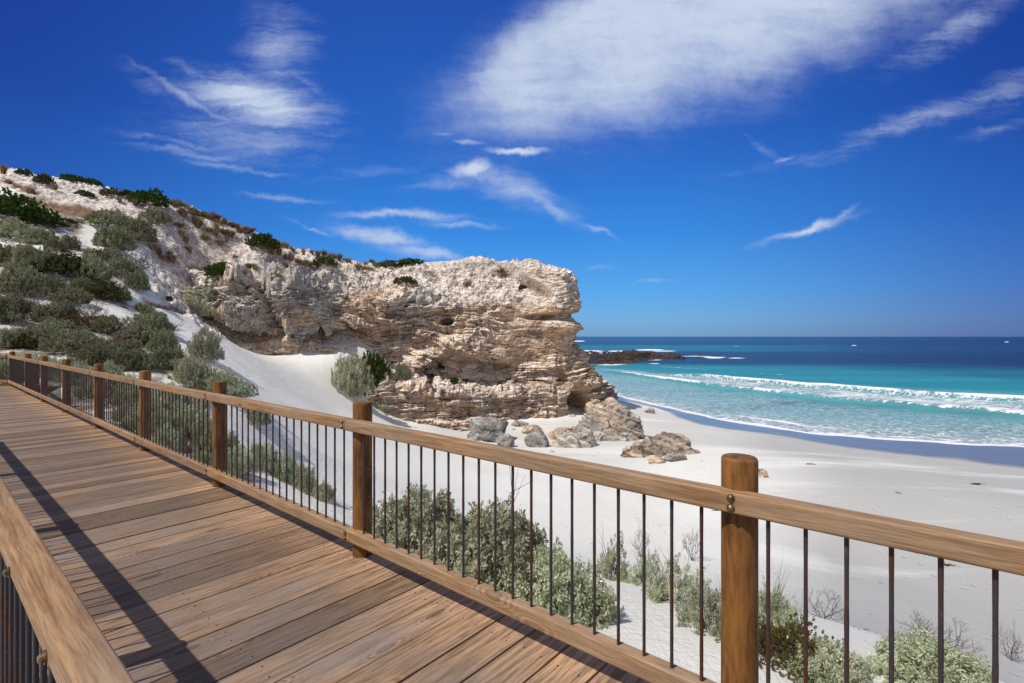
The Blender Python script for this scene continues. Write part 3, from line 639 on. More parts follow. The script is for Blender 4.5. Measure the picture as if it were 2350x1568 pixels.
# ------------------------------------------------------------------ timber walkway and balustrades
DV = np.array([-.763, .647]); NV = np.array([.647, .763])          # along the walkway, and across it (to the sea side)
def wp(t_, n_, z): return (t_*DV[0]+n_*NV[0], t_*DV[1]+n_*NV[1], z)
class Buf:
    def __init__(s): s.v = []; s.f = []; s.gr = []; s.wv = []; s.fr = []; s.k = 0
    def add(s, verts, faces, gr, wv, fr=None):
        s.v += verts; s.f += [tuple(i+s.k for i in q) for q in faces]; s.k += len(verts)
        o = (random.random()*40, random.random()*9, random.random()*9)
        s.gr += [(a+o[0], b+o[1], c+o[2]) for a, b, c in gr]; s.wv += [wv]*len(verts); s.fr += (fr or [0]*len(verts))
    def build(s, name, mat, parent=None, smooth=False, origin=None):
        v = np.array(s.v, float)
        if origin is not None: v = v-np.array(origin)
        me = bpy.data.meshes.new(name); me.from_pydata([tuple(q) for q in v], [], s.f); me.update()
        for nm, d, ty in (('gr', s.gr, 'FLOAT_VECTOR'), ('wv', s.wv, 'FLOAT'), ('fresh', s.fr, 'FLOAT')):
            a = me.attributes.new(nm, ty, 'POINT'); a.data.foreach_set('vector' if ty != 'FLOAT' else 'value', np.array(d, np.float32).ravel())
        me.polygons.foreach_set('use_smooth', [smooth]*len(me.polygons)); me.materials.append(mat)
        o = bpy.data.objects.new(name, me); col.objects.link(o)
        if parent: o.parent = parent
        return o
def beam(buf, p0, p1, w_, h_, ch=.006, wv=.5, seg=1, fresh=None, wob=0, nseg_r=2):
    """bevelled beam from p0 to p1; w_ horizontal width, h_ height, grain lengthwise"""
    p0, p1 = Vector(p0), Vector(p1); ax = (p1-p0); ln = ax.length; ax.normalize()
    side = ax.cross(Vector((0, 0, 1))).normalized(); upv = side.cross(ax)
    prof = []
    for sx, sy, a0 in ((1, 1, 0), (-1, 1, 90), (-1, -1, 180), (1, -1, 270)):
        for k in range(nseg_r+1):
            a = R(a0+90*k/nseg_r); prof.append((sx*(w_/2-ch)+ch*math.cos(a), sy*(h_/2-ch)+ch*math.sin(a)))
    n = len(prof); vs = []; gr = []; fr = []
    for i in range(seg+1):
        c = p0+ax*ln*i/seg
        off = Vector((0, 0, wob*math.sin(i*1.3+p0.x*3)))
        for a, b_ in prof:
            vs.append(tuple(c+side*a+upv*b_+off)); gr.append((ln*i/seg, a, b_)); fr.append(fresh(ln*i/seg) if fresh else 0)
    fs = []
    for i in range(seg):
        for k in range(n): fs.append((i*n+k, i*n+(k+1) % n, (i+1)*n+(k+1) % n, (i+1)*n+k))
    fs = [q[::-1] for q in fs]
    fs.append(tuple(range(n))); fs.append(tuple(reversed(range(seg*n, seg*n+n))))
    buf.add(vs, fs, gr, wv, fr)
# deck: one board after another, each with its own tone, slightly uneven
deck = Buf(); N0, N1 = -.02, 2.05; screws = []
t_ = -5.0; k = 0
while t_ < 23.5:
    wd = .190+random.uniform(-.003, .003); gap = random.uniform(.006, .011)
    zt = random.uniform(-.0025, .0015); a = random.uniform(-.012, .012); bb = random.uniform(-.02, .02)
    beam(deck, wp(t_+wd/2, N0+a, -.021+zt), wp(t_+wd/2, N1+bb, -.021+zt+random.uniform(-.002, .002)), wd, .042, .004, random.random(), 12,
         fresh=lambda s: max(0, min(1, (s-(N1-N0)+.55)/.4))*.9+max(0, min(1, (.2-s)/.2))*.5)
    screws += [wp(t_+q+random.uniform(-.006, .006), n_+random.uniform(-.008, .008), .0022+zt) for n_ in (.15, 1.0, 1.85) for q in (.045, wd-.045)]
    t_ += wd+gap
# the stretch beyond the corner, a few millimetres lower where it tucks under
x_ = -13.2
while x_ > -34:
    beam(deck, (x_-.095, 12.4, -.028), (x_-.095, 14.95, -.028), .19, .042, .004, random.random(), 4); x_ -= .196
for n_ in (.15, 1.0, 1.85): beam(deck, wp(-5, n_, -.13), wp(23, n_, -.13), .07, .17, .004, .1, 8)
for yy in (12.7, 14.6): beam(deck, (-13.5, yy, -.14), (-34, yy, -.14), .07, .17, .004, .1, 4)
dk_o = deck.build('boardwalk', M['deck']); tag(dk_o, kind='structure')

V_ = []; F_ = []; k = 0
for b_ in screws:
    x, y, z = b_
    V_ += [(x+.0045*math.cos(a), y+.0045*math.sin(a), z) for a in np.linspace(0, 2*math.pi, 7)[:6]]; F_.append(tuple(range(k, k+6))); k += 6
me = bpy.data.meshes.new('screw'); me.from_pydata(V_, [], F_); me.materials.append(simple('screw_head', (.10, .09, .08), .4, .7))
o = bpy.data.objects.new('screw', me); col.objects.link(o); o.parent = dk_o; o['kind'] = 'stuff'
HP, RT = 1.012, .905                                       # post height, top of the handrail
def make_post(parent, x, y, zb, h=HP, r=.063, tone=.5):
    b = Buf(); n = 28; vs = []; gr = []
    lev = [zb, -.3, .2, .45, .7, h-.012, h-.004, h]
    rad = [r*1.03, r*1.02, r*1.01, r, r, r, r-.002, r-.006]
    ph = random.random()*6
    for z, q in zip(lev, rad):
        for k in range(n):
            a = 2*math.pi*k/n; q2 = q*(1+.012*math.sin(2*a+ph)+.006*math.sin(5*a+ph))
            vs.append((x+q2*math.cos(a), y+q2*math.sin(a), z)); gr.append((z, q*math.cos(a), q*math.sin(a)))
    fs = [(i*n+k, i*n+(k+1) % n, (i+1)*n+(k+1) % n, (i+1)*n+k) for i in range(len(lev)-1) for k in range(n)]
    b.add(vs, fs, gr, tone)
    m_ = (len(lev)-1)*n
    cv_ = [(x, y, h)]+vs[m_:]; cg = [(0, 0, 0)]+[(0, p_[0]-x, p_[1]-y) for p_ in vs[m_:]]   # sawn end, rings towards the centre
    b.add(cv_, [(0, k+1, (k+1) % n+1) for k in range(n)], cg, tone*.8)
    o = b.build('post', M['post'], parent, smooth=True)
    return o
def make_bolt(parent, p, d, r=.011):
    n = 10; vs = []; fs = []
    d = Vector(d).normalized(); s = d.cross(Vector((0, 0, 1))); u_ = s.cross(d); p = Vector(p)
    rings = [(0, r*1.35), (.003, r*1.35), (.0031, r), (.008, r*.95), (.012, r*.55)]
    for o_, q in rings:
        for k in range(n):
            a = 2*math.pi*k/n; vs.append(tuple(p+d*o_+s*q*math.cos(a)+u_*q*math.sin(a)))
    for i in range(len(rings)-1):
        for k in range(n): fs.append((i*n+k, i*n+(k+1) % n, (i+1)*n+(k+1) % n, (i+1)*n+k))
    fs.append(tuple(range((len(rings)-1)*n, len(rings)*n)))
    me = bpy.data.meshes.new('bolt'); me.from_pydata(vs, [], fs); me.materials.append(M['bolt'])
    o = bpy.data.objects.new('bolt', me); col.objects.link(o); o.parent = parent; return o
def rod_data(r=.0068, h0=.14, h1=.86):
    n = 8; lev = 14; vs = []; fs = []
    for i in range(lev+1):
        z = h0+(h1-h0)*i/lev; q = r*(1+random.uniform(-.07, .07))
        for k in range(n): a = 2*math.pi*k/n; vs.append((q*math.cos(a), q*math.sin(a), z))
    for i in range(lev):
        for k in range(n): fs.append((i*n+k, i*n+(k+1) % n, (i+1)*n+(k+1) % n, (i+1)*n+k))
    return vs, fs
rv_, rf_ = rod_data()
rod_me = bpy.data.meshes.new('baluster'); rod_me.from_pydata(rv_, [], rf_); rod_me.materials.append(M['steel'])
rod_me.polygons.foreach_set('use_smooth', [True]*len(rf_))
def balustrade(posts, inward, label, nb, maxrods, zfoot=-1.6, off=.066, joined=(), bolts=True):
    """posts in order from the nearest; rails bolted on their walkway side (inward)"""
    root = empty('balustrade', (0, 0, 0)); tag(root, label, 'fence')
    rods = []
    for i, (x, y) in enumerate(posts):
        po = make_post(root, x, y, zfoot, tone=random.uniform(.35, .75))
        if i < len(posts)-1: d = Vector((posts[i+1][0]-x, posts[i+1][1]-y, 0)).normalized()
        inn = Vector((d.y, -d.x, 0))
        if inn.dot(Vector((inward[0], inward[1], 0))) < 0: inn = -inn
        for z in ((RT-.055, RT-.020, .16, .125) if bolts else ()):
            make_bolt(po, Vector((x, y, z))+inn*(off+.032)+d*(0. if i in joined else (.085 if z > .5 else .05)), inn)
    for i in range(len(posts)-1):
        a = Vector((*posts[i], 0)); b_ = Vector((*posts[i+1], 0)); d = (b_-a).normalized(); inn = Vector((d.y, -d.x, 0))
        if inn.dot(Vector((inward[0], inward[1], 0))) < 0: inn = -inn
        if i in joined: continue
        if i+1 in joined: b_ = Vector((*posts[i+2], 0))
        ov = .062
        for zc, hh in ((RT-.0375, .075), (.1425, .078)):
            b = Buf(); beam(b, a+inn*off+d*ov+Vector((0, 0, zc)), b_+inn*off+d*(ov-.004)+Vector((0, 0, zc+random.uniform(-.002, .002))), .066, hh, .010, random.uniform(.35, .8), 10, nseg_r=3)
            b.build('handrail' if zc > .5 else 'bottom_rail', M['rail'], root)
    for i in range(len(posts)-1):
        a = Vector((*posts[i], 0)); b_ = Vector((*posts[i+1], 0)); d = (b_-a).normalized(); inn = Vector((d.y, -d.x, 0))
        if inn.dot(Vector((inward[0], inward[1], 0))) < 0: inn = -inn
        for k in range(nb): rods.append(a+(b_-a)*((k+1.0)/(nb+1))+inn*off)
    rods.sort(key=lambda q: q.length)
    for q in rods[:maxrods]:
        o = bpy.data.objects.new('baluster', rod_me); col.objects.link(o); o.parent = root; o.location = q; o.rotation_euler.z = random.random()*6
    rest = rods[maxrods:]
    if rest:
        V_ = np.array(rv_); F_ = np.array(rf_); L_ = len(V_)
        vs = np.concatenate([V_+np.array(q) for q in rest]); fs = np.concatenate([F_+i*L_ for i in range(len(rest))])
        o = mesh_np('baluster', vs, fs, M['steel'], root); o['kind'] = 'stuff'
    return root
P2w = np.array([-.985, 3.40])
def onray(x):      # the post of the straight balustrade that stands in this bearing
    a = (x-1175)/1175; s = -(P2w[0]-a*P2w[1])/(DV[0]-a*DV[1]); return tuple(P2w+s*DV)
posts = [onray(x) for x in (1697, 832, 504, 333.5, 227, 152.5, 101.5, 64.5, 28)]
P0 = tuple(np.array(posts[0])-DV*2.36); Pm1 = tuple(np.array(posts[0])-DV*4.72)
corner = posts[-1]
right = balustrade([Pm1, P0]+posts+[(corner[0]-2.3, corner[1]+.12), (corner[0]-4.6, corner[1]+.24), (corner[0]-6.9, corner[1]+.36)], (-NV[0], -NV[1]),
    'long timber balustrade with round posts and rusty rods on the sea side of the boardwalk', 20, 99, joined=(2,))
base = np.array([-2.165, 1.985])
lp = [tuple(base+DV*2.36*k) for k in (-3, -2, -1, 0, 1, 2, 3)]
left_f = balustrade(lp, (NV[0], NV[1]), 'near timber balustrade at the lower left corner, whose handrail shadow crosses the boards', 20, 99, off=.088, bolts=False)
# bolt ends that show on the near face of the left handrail
for t_ in (1.833, 1.295):
    c = t_*DV+(float(base@NV)+.088-.034)*NV; make_bolt(left_f, (c[0], c[1], .845), (-NV[0], -NV[1], 0), .010)

# ------------------------------------------------------------------ finding the ground in a given bearing
bpy.context.view_layer.update()
eye = Vector((0, 0, EYE))
def hit(x, y, objs=None):
    d = Vector(((x-1175)/1175, 1, -(y-772)/1175)).normalized(); best = None
    for o in (objs or (ground, cliff)):
        ok, p_, n_, _ = o.ray_cast(eye, d)
        if ok and (best is None or (p_-eye).length < (best-eye).length): best = p_
    return best

# ------------------------------------------------------------------ rocks
def rock_mesh(name, seed, size, mat, tones, facets=16, rough=.12, sub=5, layer=.0, sq=0.9, parent=None):
    r_ = np.random.default_rng(seed)
    import bmesh
    bm = bmesh.new(); bmesh.ops.create_icosphere(bm, subdivisions=sub, radius=1)
    v_ = np.array([q.co[:] for q in bm.verts]); f_ = np.array([[q.index for q in fc.verts] for fc in bm.faces]); bm.free()
    pn = r_.normal(size=(facets, 3)); pn /= np.linalg.norm(pn, axis=1, keepdims=True); pd = r_.uniform(.62, 1.0, facets)
    dt = v_@pn.T; rad = np.min(np.where(dt > .05, pd/np.maximum(dt, .05), 9), axis=1); rad = np.minimum(rad, 1.15)
    q = v_*rad[:, None]*np.array(size)
    s_ = seed*3.7; m_ = max(size)
    k = 2.2/m_
    nn = fbm(q[:, 0]*k+s_, q[:, 1]*k, q[:, 2]*k, 5, seed, .6); n2_ = 1-2*np.abs(fbm(q[:, 0]*k*1.7, q[:, 1]*k*1.7+s_, q[:, 2]*k*1.7, 4, seed+9, .6))
    bed_ = fbm(q[:, 0]*k*.6, q[:, 1]*k*.6, (q[:, 2]+.3*q[:, 0])*k*4, 3, seed+5, .6)
    q = q+v_*((nn*.9+n2_*.5)*rough*m_+bed_*layer*m_)[:, None]
    c = ss(fbm(q[:, 0]*k, q[:, 1]*k, q[:, 2]*k*1.5, 4, seed+20, .6), -.2, .2)[:, None]
    T_ = np.array(tones[0])*(1-c)+np.array(tones[1])*c
    T_ = T_*np.clip(1+.45*nn[:, None]+.2*n2_[:, None], .5, 1.5)
    return mesh_np(name, q, f_, mat, parent, dict(tone=T_))
GREY = [(.27, .245, .22), (.40, .365, .33)]; TAN = [(.42, .32, .235), (.52, .42, .32)]; DGREY = [(.20, .195, .185), (.33, .32, .30)]; BRN = [(.06, .045, .035), (.20, .14, .09)]
rocks = [ # bearing, foot line, width, height, depth ratio, tone, seed, tilt, label
 (1122,1012,84,58,1.0,DGREY,3,0,'dark grey pointed boulder standing just behind the handrail, left of the small rocks','boulder'),
 (1158,1026,36,30,1.0,DGREY,5,12,'small dark wedge of rock leaning on the right foot of the grey boulder','rock'),
 (1096,1010,44,22,1.0,DGREY,6,0,'low grey rock against the left foot of the pointed grey boulder','rock'),
 (1192,978,34,14,1.0,GREY,8,0,'flat pale slab lying on the sand near the cliff foot shadow','rock'),
 (1222,996,38,20,1.0,TAN,10,0,'small brown split rock above the dark speckled one','rock'),
 (1232,1026,46,36,1.0,DGREY,12,0,'speckled dark rock half sunk in the sand, just above the handrail','rock'),
 (1290,1006,66,28,.8,TAN,14,-8,'orange tan angular slab lying left of the large grey slab','rock'),
 (1375,950,50,34,1.0,TAN,19,0,'pale tan block on top of the rubble at the headland foot','rock'),
 (1356,948,26,30,1.0,TAN,20,10,'narrow pale upright stone beside the cave mouth','rock'),
 (1508,1062,34,18,1.0,TAN,26,0,'small tan stone in front of the long beach boulder','rock'),
 (1550,1058,44,16,1.0,GREY,27,0,'low grey stone at the right front of the long beach boulder','rock'),
 (1752,1095,20,24,1.0,TAN,30,0,'little tan rock peeking out right of the big round post','rock'),
 (1490,948,22,14,1.0,[(.50,.44,.36),(.60,.52,.42)],31,0,'tiny cone shaped pale mound alone near the waterline','rock'),
 (930,952,30,14,1.0,TAN,33,0,'pale crumbled rock on the sand under the left part of the cliff','rock'),
 (1055,986,40,10,1.0,GREY,34,0,'thin flat stone at the cliff foot above the sand','rock'),
 (745,806,26,9,1.0,TAN,36,0,'small tan rubble heap at the top of the sand ramp','rock')]
for (x, y, wpx, hpx, dr, tn, sd_, tilt, lab, cat) in rocks:
    p_ = hit(x, y)
    s = p_.y/1175; sx = wpx*s/2; sz = hpx*s*.62; 
    o = rock_mesh('boulder' if cat == 'boulder' else 'rock', sd_, (sx*1.12, sx*dr*.9, sz), M['boulder'], tn, 9, .075, 6 if wpx > 80 else 5, .045)
    o.location = (p_.x, p_.y+sx*dr*.35, p_.z+sz*.42); o.rotation_euler = (R(-6), R(tilt), R(random.uniform(-20, 20)))
    tag(o, lab, cat)
stone0 = rock_mesh('stone', 77, (.5, .42, .3), M['boulder'], TAN, 12, .10, 3); stone1 = rock_mesh('stone', 78, (.5, .4, .26), M['boulder'], GREY, 12, .12, 3)
sr = random.Random(5); first = {0: stone0, 1: stone1}
foot = [(1050, 984), (1100, 984), (1180, 985), (1240, 972), (1290, 968), (1330, 965), (1280, 1030), (1380, 1040), (1460, 1022), (1500, 1062), (1600, 1052), (1250, 1010), (1215, 1012), (900, 945), (960, 968), (1340, 1045), (1310, 1040)]
for i in range(14):
    fx, fy2 = foot[i % len(foot)]; x = fx+sr.uniform(-22, 22); y = fy2+sr.uniform(-2, 8); k = i % 2
    p_ = hit(x, y, (ground,)); o = first[k]
    if i > 1: o = o.copy(); col.objects.link(o)
    sc_ = sr.uniform(.18, .55); o.scale = (sc_*sr.uniform(.7, 1.4), sc_, sc_*sr.uniform(.6, 1)); o.rotation_euler = (0, 0, sr.uniform(0, 6.28)); o.location = (p_.x, p_.y, p_.z+.02*sc_)
    tag(o, 'small tan or grey stone half buried in the sand near the foot of the headland', 'stone', 'small stones strewn at the headland foot')
def hull_rock(name, seed, x, y, pts, tones, lab, cat, rough=.05, layer=.035):
    """angular rock: hull of points given across, back and up, in units of the bearing scale at its foot"""
    import bmesh
    p_ = hit(x, y, (ground,)); s = p_.y/1175; bm = bmesh.new()
    for q in pts: bm.verts.new([c*s for c in q])
    bmesh.ops.convex_hull(bm, input=bm.verts)
    for q in [q for q in bm.verts if not q.link_faces]: bm.verts.remove(q)
    bmesh.ops.triangulate(bm, faces=bm.faces)
    for _ in range(5):
        long_ = [e_ for e_ in bm.edges if e_.calc_length() > (.45 if _ < 1 else .22)]
        if long_: bmesh.ops.subdivide_edges(bm, edges=long_, cuts=1, use_grid_fill=False); bmesh.ops.triangulate(bm, faces=bm.faces)
    long_ = list(bm.edges); bmesh.ops.subdivide_edges(bm, edges=long_, cuts=1, use_grid_fill=True); bmesh.ops.triangulate(bm, faces=bm.faces)
    bmesh.ops.smooth_vert(bm, verts=bm.verts, factor=.5, use_axis_x=True, use_axis_y=True, use_axis_z=True)
    bm.normal_update()
    v_ = np.array([q.co[:] for q in bm.verts]); n_ = np.array([q.normal[:] for q in bm.verts]); bm.verts.index_update()
    f_ = np.array([[q.index for q in fc.verts] for fc in bm.faces]); bm.free()
    m_ = np.ptp(v_[:, 0]); k = 3./m_
    a_ = fbm(v_[:, 0]*k*1.2+seed, v_[:, 1]*k, v_[:, 2]*k*1.5, 5, seed, .65); b_ = 1-2*np.abs(fbm(v_[:, 0]*k*2, v_[:, 1]*k*2+seed, v_[:, 2]*k*2.5, 4, seed+3, .6))
    tl_ = v_[:, 2]*1.0+v_[:, 0]*.45; c_ = fbm(v_[:, 0]*.3, v_[:, 1]*.3, tl_*3.2, 3, seed+5, .6)
    stp = a_
    v_ = v_+n_*((stp*1.1+b_*.30)*rough*m_+np.sign(c_)*np.abs(c_)**.6*layer*m_)[:, None]
    w_ = ss(a_+.4*c_, -.2, .2)[:, None]; T_ = np.array(tones[0])*(1-w_)+np.array(tones[1])*w_
    tn_ = ss(fbm(v_[:, 0]*k*.8, v_[:, 1]*k*.8, v_[:, 2]*k, 3, seed+8), .12, .3)[:, None]*.6; T_ = T_*(1-tn_)+np.array([.50, .38, .28])*tn_
    T_ = T_*np.clip(1+.5*c_+.25*b_, .5, 1.5)[:, None]
    o = mesh_np(name, v_, f_, M['boulder'], None, dict(tone=T_)); o.location = p_; tag(o, lab, cat); return o
hull_rock('boulder', 61, 1400, 1012, [(-75,30,-8),(-60,10,10),(-40,0,-10),(0,-10,-12),(40,-10,-8),(62,0,-2),(84,22,14),(88,30,18),(70,32,52),(48,40,76),(10,48,88),(-14,50,84),(-40,50,60),(-80,50,20),(0,90,-10),(70,80,-10),(-60,90,-10),(20,90,50)],
   GREY, 'largest grey slab boulder with a sharp right end, leaning at the headland foot', 'boulder')
hull_rock('rock', 62, 1322, 1028, [(-50,20,-6),(-34,0,-6),(0,-8,-8),(34,0,-4),(52,20,0),(40,30,40),(10,34,46),(-20,34,30),(-52,30,6),(0,60,-8),(40,60,0)],
   GREY, 'low grey broken slab sloping down to the left of the largest boulder', 'rock')
hull_rock('boulder', 63, 1518, 1048, [(-96,10,-2),(-90,14,6),(-40,0,-8),(-60,24,20),(-10,26,44),(14,30,50),(40,30,48),(66,26,34),(90,20,6),(96,18,-6),(60,0,-8),(10,-6,-10),(-60,50,-8),(60,56,-8),(20,50,30)],
   [(.24, .20, .16), (.38, .325, .265)], 'long brown grey boulder lying alone on the open beach', 'boulder')
# reef: a low, broken rock platform in the water
rpx, rpy = np.meshgrid(np.linspace(1312, 1578, 460), 772+1/np.linspace(1/76., 1/29., 260), indexing='ij')
RY = 10.95*1175/(rpy-772); RX = (rpx-1175)/1175*RY
ctr = np.interp(rpx, [1320, 1400, 1480, 1520, 1570], [823, 823, 820, 819, 821]); hw = np.interp(rpx, [1315, 1335, 1400, 1450, 1500, 1545, 1575], [19, 20, 17, 15, 8, 4.5, 0])
msk = ss(np.abs(rpy-ctr)/np.maximum(hw, .1), 1.15, .6)*(rpx < 1572)
rz = fbm(RX*.14, RY*.06, 0, 5, 401, .62); rr = 1-np.abs(fbm(RX*.4, RY*.15, 0, 4, 411, .6))*2.4
pk = np.clip(fbm(RX*.30, RY*.11, 0, 4, 441, .65), 0, 1)
RZ = SEA-1.5+msk*(1.25+1.5*rz+.6*rr+2.2*pk+.6*fbm(RX*1.1, RY*.4, 0, 3, 431))
RZ += 1.6*np.exp(-((rpx-1448)/13)**2-((rpy-811)/4)**2)*(.7+rz)+1.0*np.exp(-((rpx-1490)/18)**2-((rpy-818)/4)**2)
cc = ss(rz+.4*fbm(RX*.7, RY*.7, 0, 3, 421), -.2, .3)[..., None]
RT_ = np.array([.022, .021, .024])*(1-cc)+np.array([.10, .066, .042])*cc
reef = mesh_np('rock_reef', np.stack([RX, RY, RZ], -1).reshape(-1, 3), grid_faces(*RX.shape)[:, ::-1], M['reef'], attrs=dict(tone=RT_.reshape(-1, 3)), smooth=False)
tag(reef, 'low dark brown rock reef awash in the sea just right of the headland', 'reef')
for i, (x, y, wpx, hpx, lab) in enumerate([(1538,820,22,5,'dark rock at the right end of the reef, ringed by foam'),(1566,823,12,3,'small rock awash to the right of the reef end'),(1606,816,20,3,'lone reddish rock awash in white foam, nearer of the two furthest right'),(1650,820,26,3,'outermost flat rock awash, furthest right of the reef')]):
    Yk = 10.95*1175/(y-772); s = Yk/1175
    o = rock_mesh('rock', 50+i, (wpx*s/2, wpx*s/2.5, hpx*s), M['reef'], [(.05, .04, .04), (.16, .09, .07)], 14, .12, 4)
    o.location = ((x-1175)*s, Yk, SEA); tag(o, lab, 'rock')

# ------------------------------------------------------------------ plants
def leaves_mesh(pts, dirs, L, Wd, tint, rgen, droop=0.):
    """one pointed leaf (4 vertices, 2 triangles folded on the midrib) at each point"""
    n = len(pts); d = dirs/np.linalg.norm(dirs, axis=1, keepdims=True)
    rnd = rgen.normal(size=(n, 3)); s = np.cross(d, rnd); s /= np.linalg.norm(s, axis=1, keepdims=True)+1e-9
    nn = np.cross(s, d); L = (L*rgen.uniform(.65, 1.25, n))[:, None]; Wd = L*Wd
    a = pts; b_ = pts+d*L*.5+s*Wd*.5+nn*Wd*.15; c_ = pts+d*L+nn*L*.08; e = pts+d*L*.5-s*Wd*.5+nn*Wd*.15
    v_ = np.stack([a, b_, c_, e], 1).reshape(-1, 3); i = np.arange(n)*4
    return v_, np.stack([i, i+1, i+2, i+3], 1), np.repeat(tint, 4)
def tube(pl, r0, r1, n=4):
    pl = [Vector(q) for q in pl]; vs = []; fs = []
    for i, p_ in enumerate(pl):
        d = (pl[min(i+1, len(pl)-1)]-pl[max(i-1, 0)]).normalized(); s = d.orthogonal().normalized(); u_ = d.cross(s)
        q = r0+(r1-r0)*i/(len(pl)-1)
        for k in range(n): a = 2*math.pi*k/n; vs.append(tuple(p_+s*q*math.cos(a)+u_*q*math.sin(a)))
    for i in range(len(pl)-1):
        for k in range(n): fs.append((i*n+k, i*n+(k+1) % n, (i+1)*n+(k+1) % n, (i+1)*n+k))
    return vs, fs
def tubes(name, lst, mat, parent=None):
    V_ = []; F_ = []; k = 0
    for vs, fs in lst: V_ += vs; F_ += [tuple(i+k for i in q) for q in fs]; k += len(vs)
    me = bpy.data.meshes.new(name); me.from_pydata(V_, [], F_); me.materials.append(mat)
    o = bpy.data.objects.new(name, me); col.objects.link(o)
    if parent: o.parent = parent
    return o
def shrub(kind, seed, ntuft, nleaf, leaf, wid, tuft=.22, mat='saltfar', upright=.7, h=1.0, lump=.3, twigs=26, bare=0, name='shrub', spread=1.0, leafup=.5, open_=0.):
    """unit shrub: about 2 wide and 1 high; tufts of leaves stand on a lumpy dome and fill its inside"""
    g = np.random.default_rng(seed)
    root = empty(name)
    i = np.arange(ntuft); ph = i*2.39996+g.uniform(0, .5, ntuft); cz = g.uniform(-.05, 1, ntuft)
    sn = np.sqrt(np.clip(1-cz*cz, 0, 1)); d = np.stack([sn*np.cos(ph), sn*np.sin(ph), cz], 1)
    lob = 1+lump*fbm(d[:, 0]*2.2+seed, d[:, 1]*2.2, d[:, 2]*2.2, 3, seed, .6)*1.6
    rad = lob*np.where(g.random(ntuft) < .68, g.uniform(.80, 1.0, ntuft), g.uniform(.4, .8, ntuft))
    c = d*rad[:, None]*np.array([spread, spread, h*.86])
    c[:, 2] = np.maximum(c[:, 2], .04)
    if open_ > 0:
        keep = fbm(c[:, 0]*2.6, c[:, 1]*2.6, c[:, 2]*2.6, 2, seed+3) > -open_*.0-.35+open_*.5; c = c[keep]; d = d[keep]
    nt = len(c)
    ax = d*(1-upright)+np.array([0, 0, 1.])*upright+g.normal(size=(nt, 3))*.18; ax /= np.linalg.norm(ax, axis=1, keepdims=True)
    tl = tuft*g.uniform(.6, 1.3, nt)
    ct = .5+.45*fbm(c[:, 0]*1.8, c[:, 1]*1.8, c[:, 2]*1.8, 2, seed+7)
    ti = np.repeat(np.arange(nt), nleaf); s = g.random(len(ti))
    jit = g.normal(size=(len(ti), 3)); jit -= ax[ti]*np.sum(jit*ax[ti], 1, keepdims=True)
    jit /= np.linalg.norm(jit, axis=1, keepdims=True)
    rr_ = tuft*.26*(1-.6*s)*g.random(len(ti))
    pts = c[ti]+ax[ti]*((s-.35)*tl[ti])[:, None]+jit*rr_[:, None]
    pts[:, 2] = np.maximum(pts[:, 2], .0)
    dr = jit*(1-leafup)+ax[ti]*(leafup+.3*s)[:, None]+g.normal(size=(len(ti), 3))*.25
    tint = np.clip((ct[ti]-.5)*1.1+.5+(g.random(len(ti))-.5)*.55, 0, 1)
    v_, f_, tt = leaves_mesh(pts, dr, leaf, wid, tint, g)
    mesh_np('foliage', v_, f_, M[mat], root, dict(tint=tt), smooth=False)
    lst = []
    for k in range(twigs):
        j = int(g.integers(nt)); e = c[j]; m_ = e*np.array([.45, .45, .35])+g.normal(size=3)*.05; m_[2] = abs(m_[2])
        lst.append(tube([(g.normal()*.05, g.normal()*.05, -.08), m_, e*.95], .022 if k < 6 else .012, .004))
    for k in range(bare):
        a = g.uniform(0, 6.28); e = np.array([math.cos(a), math.sin(a), 0])*g.uniform(.5, 1.1)*spread; e[2] = g.uniform(.5, 1.25)*h
        for q in range(4):
            e2 = e+g.normal(size=3)*.16; lst.append(tube([e*.35, e*.7+g.normal(size=3)*.04, e2], .008, .002, 3))
    tubes('stem', lst, M['twig'], root)
    return root
def tussock(seed, n=170):
    g = np.random.default_rng(seed); V_ = []; F_ = []; T_ = []
    for i in range(n):
        a = g.uniform(0, 6.28); ln = g.uniform(.6, 1.1); lean = g.uniform(.1, .85); b_ = np.array([math.cos(a)*.16*g.random(), math.sin(a)*.16*g.random(), 0])
        o_ = np.array([math.cos(a), math.sin(a), 0]); s = np.array([-o_[1], o_[0], 0])*g.uniform(.015, .03)
        p1 = b_+o_*ln*lean*.35+np.array([0, 0, ln*.62]); p2 = b_+o_*ln*lean+np.array([0, 0, ln*(.98-.5*lean*lean)])
        k = len(V_); V_ += [b_-s, b_+s, p1+s*.8, p1-s*.8, p2]; F_ += [(k, k+1, k+2, k+3)]; T_ += [g.random()]*5
        F_ += [(k+3, k+2, k+4, k+4)]
    V_ = np.array(V_); q4 = np.array([f for f in F_ if f[2] != f[3]]); q3 = np.array([f[:3] for f in F_ if f[2] == f[3]])
    return V_, [q4, q3], np.array(T_)
def twigbush(seed, n=9, depth=4, mat='twig'):
    g = np.random.default_rng(seed); lst = []
    def grow(p_, d, ln, r, dep):
        q = p_+d*ln; m_ = (p_+q)/2+g.normal(size=3)*ln*.08; lst.append(tube([p_, m_, q], r, r*.65, 3))
        if dep == 0: return
        for _ in range(int(g.integers(2, 4))):
            d2 = d+g.normal(size=3)*.45; d2[2] += .08; d2 /= np.linalg.norm(d2); grow(q, d2, ln*g.uniform(.6, .85), r*.62, dep-1)
    for i in range(n):
        a = g.uniform(0, 6.28); d = np.array([math.cos(a)*.8, math.sin(a)*.8, g.uniform(.5, 1.1)]); d /= np.linalg.norm(d)
        grow(np.array([0., 0., -.03]), d, g.uniform(.28, .4), .016, depth)
    return lst
protos = {}
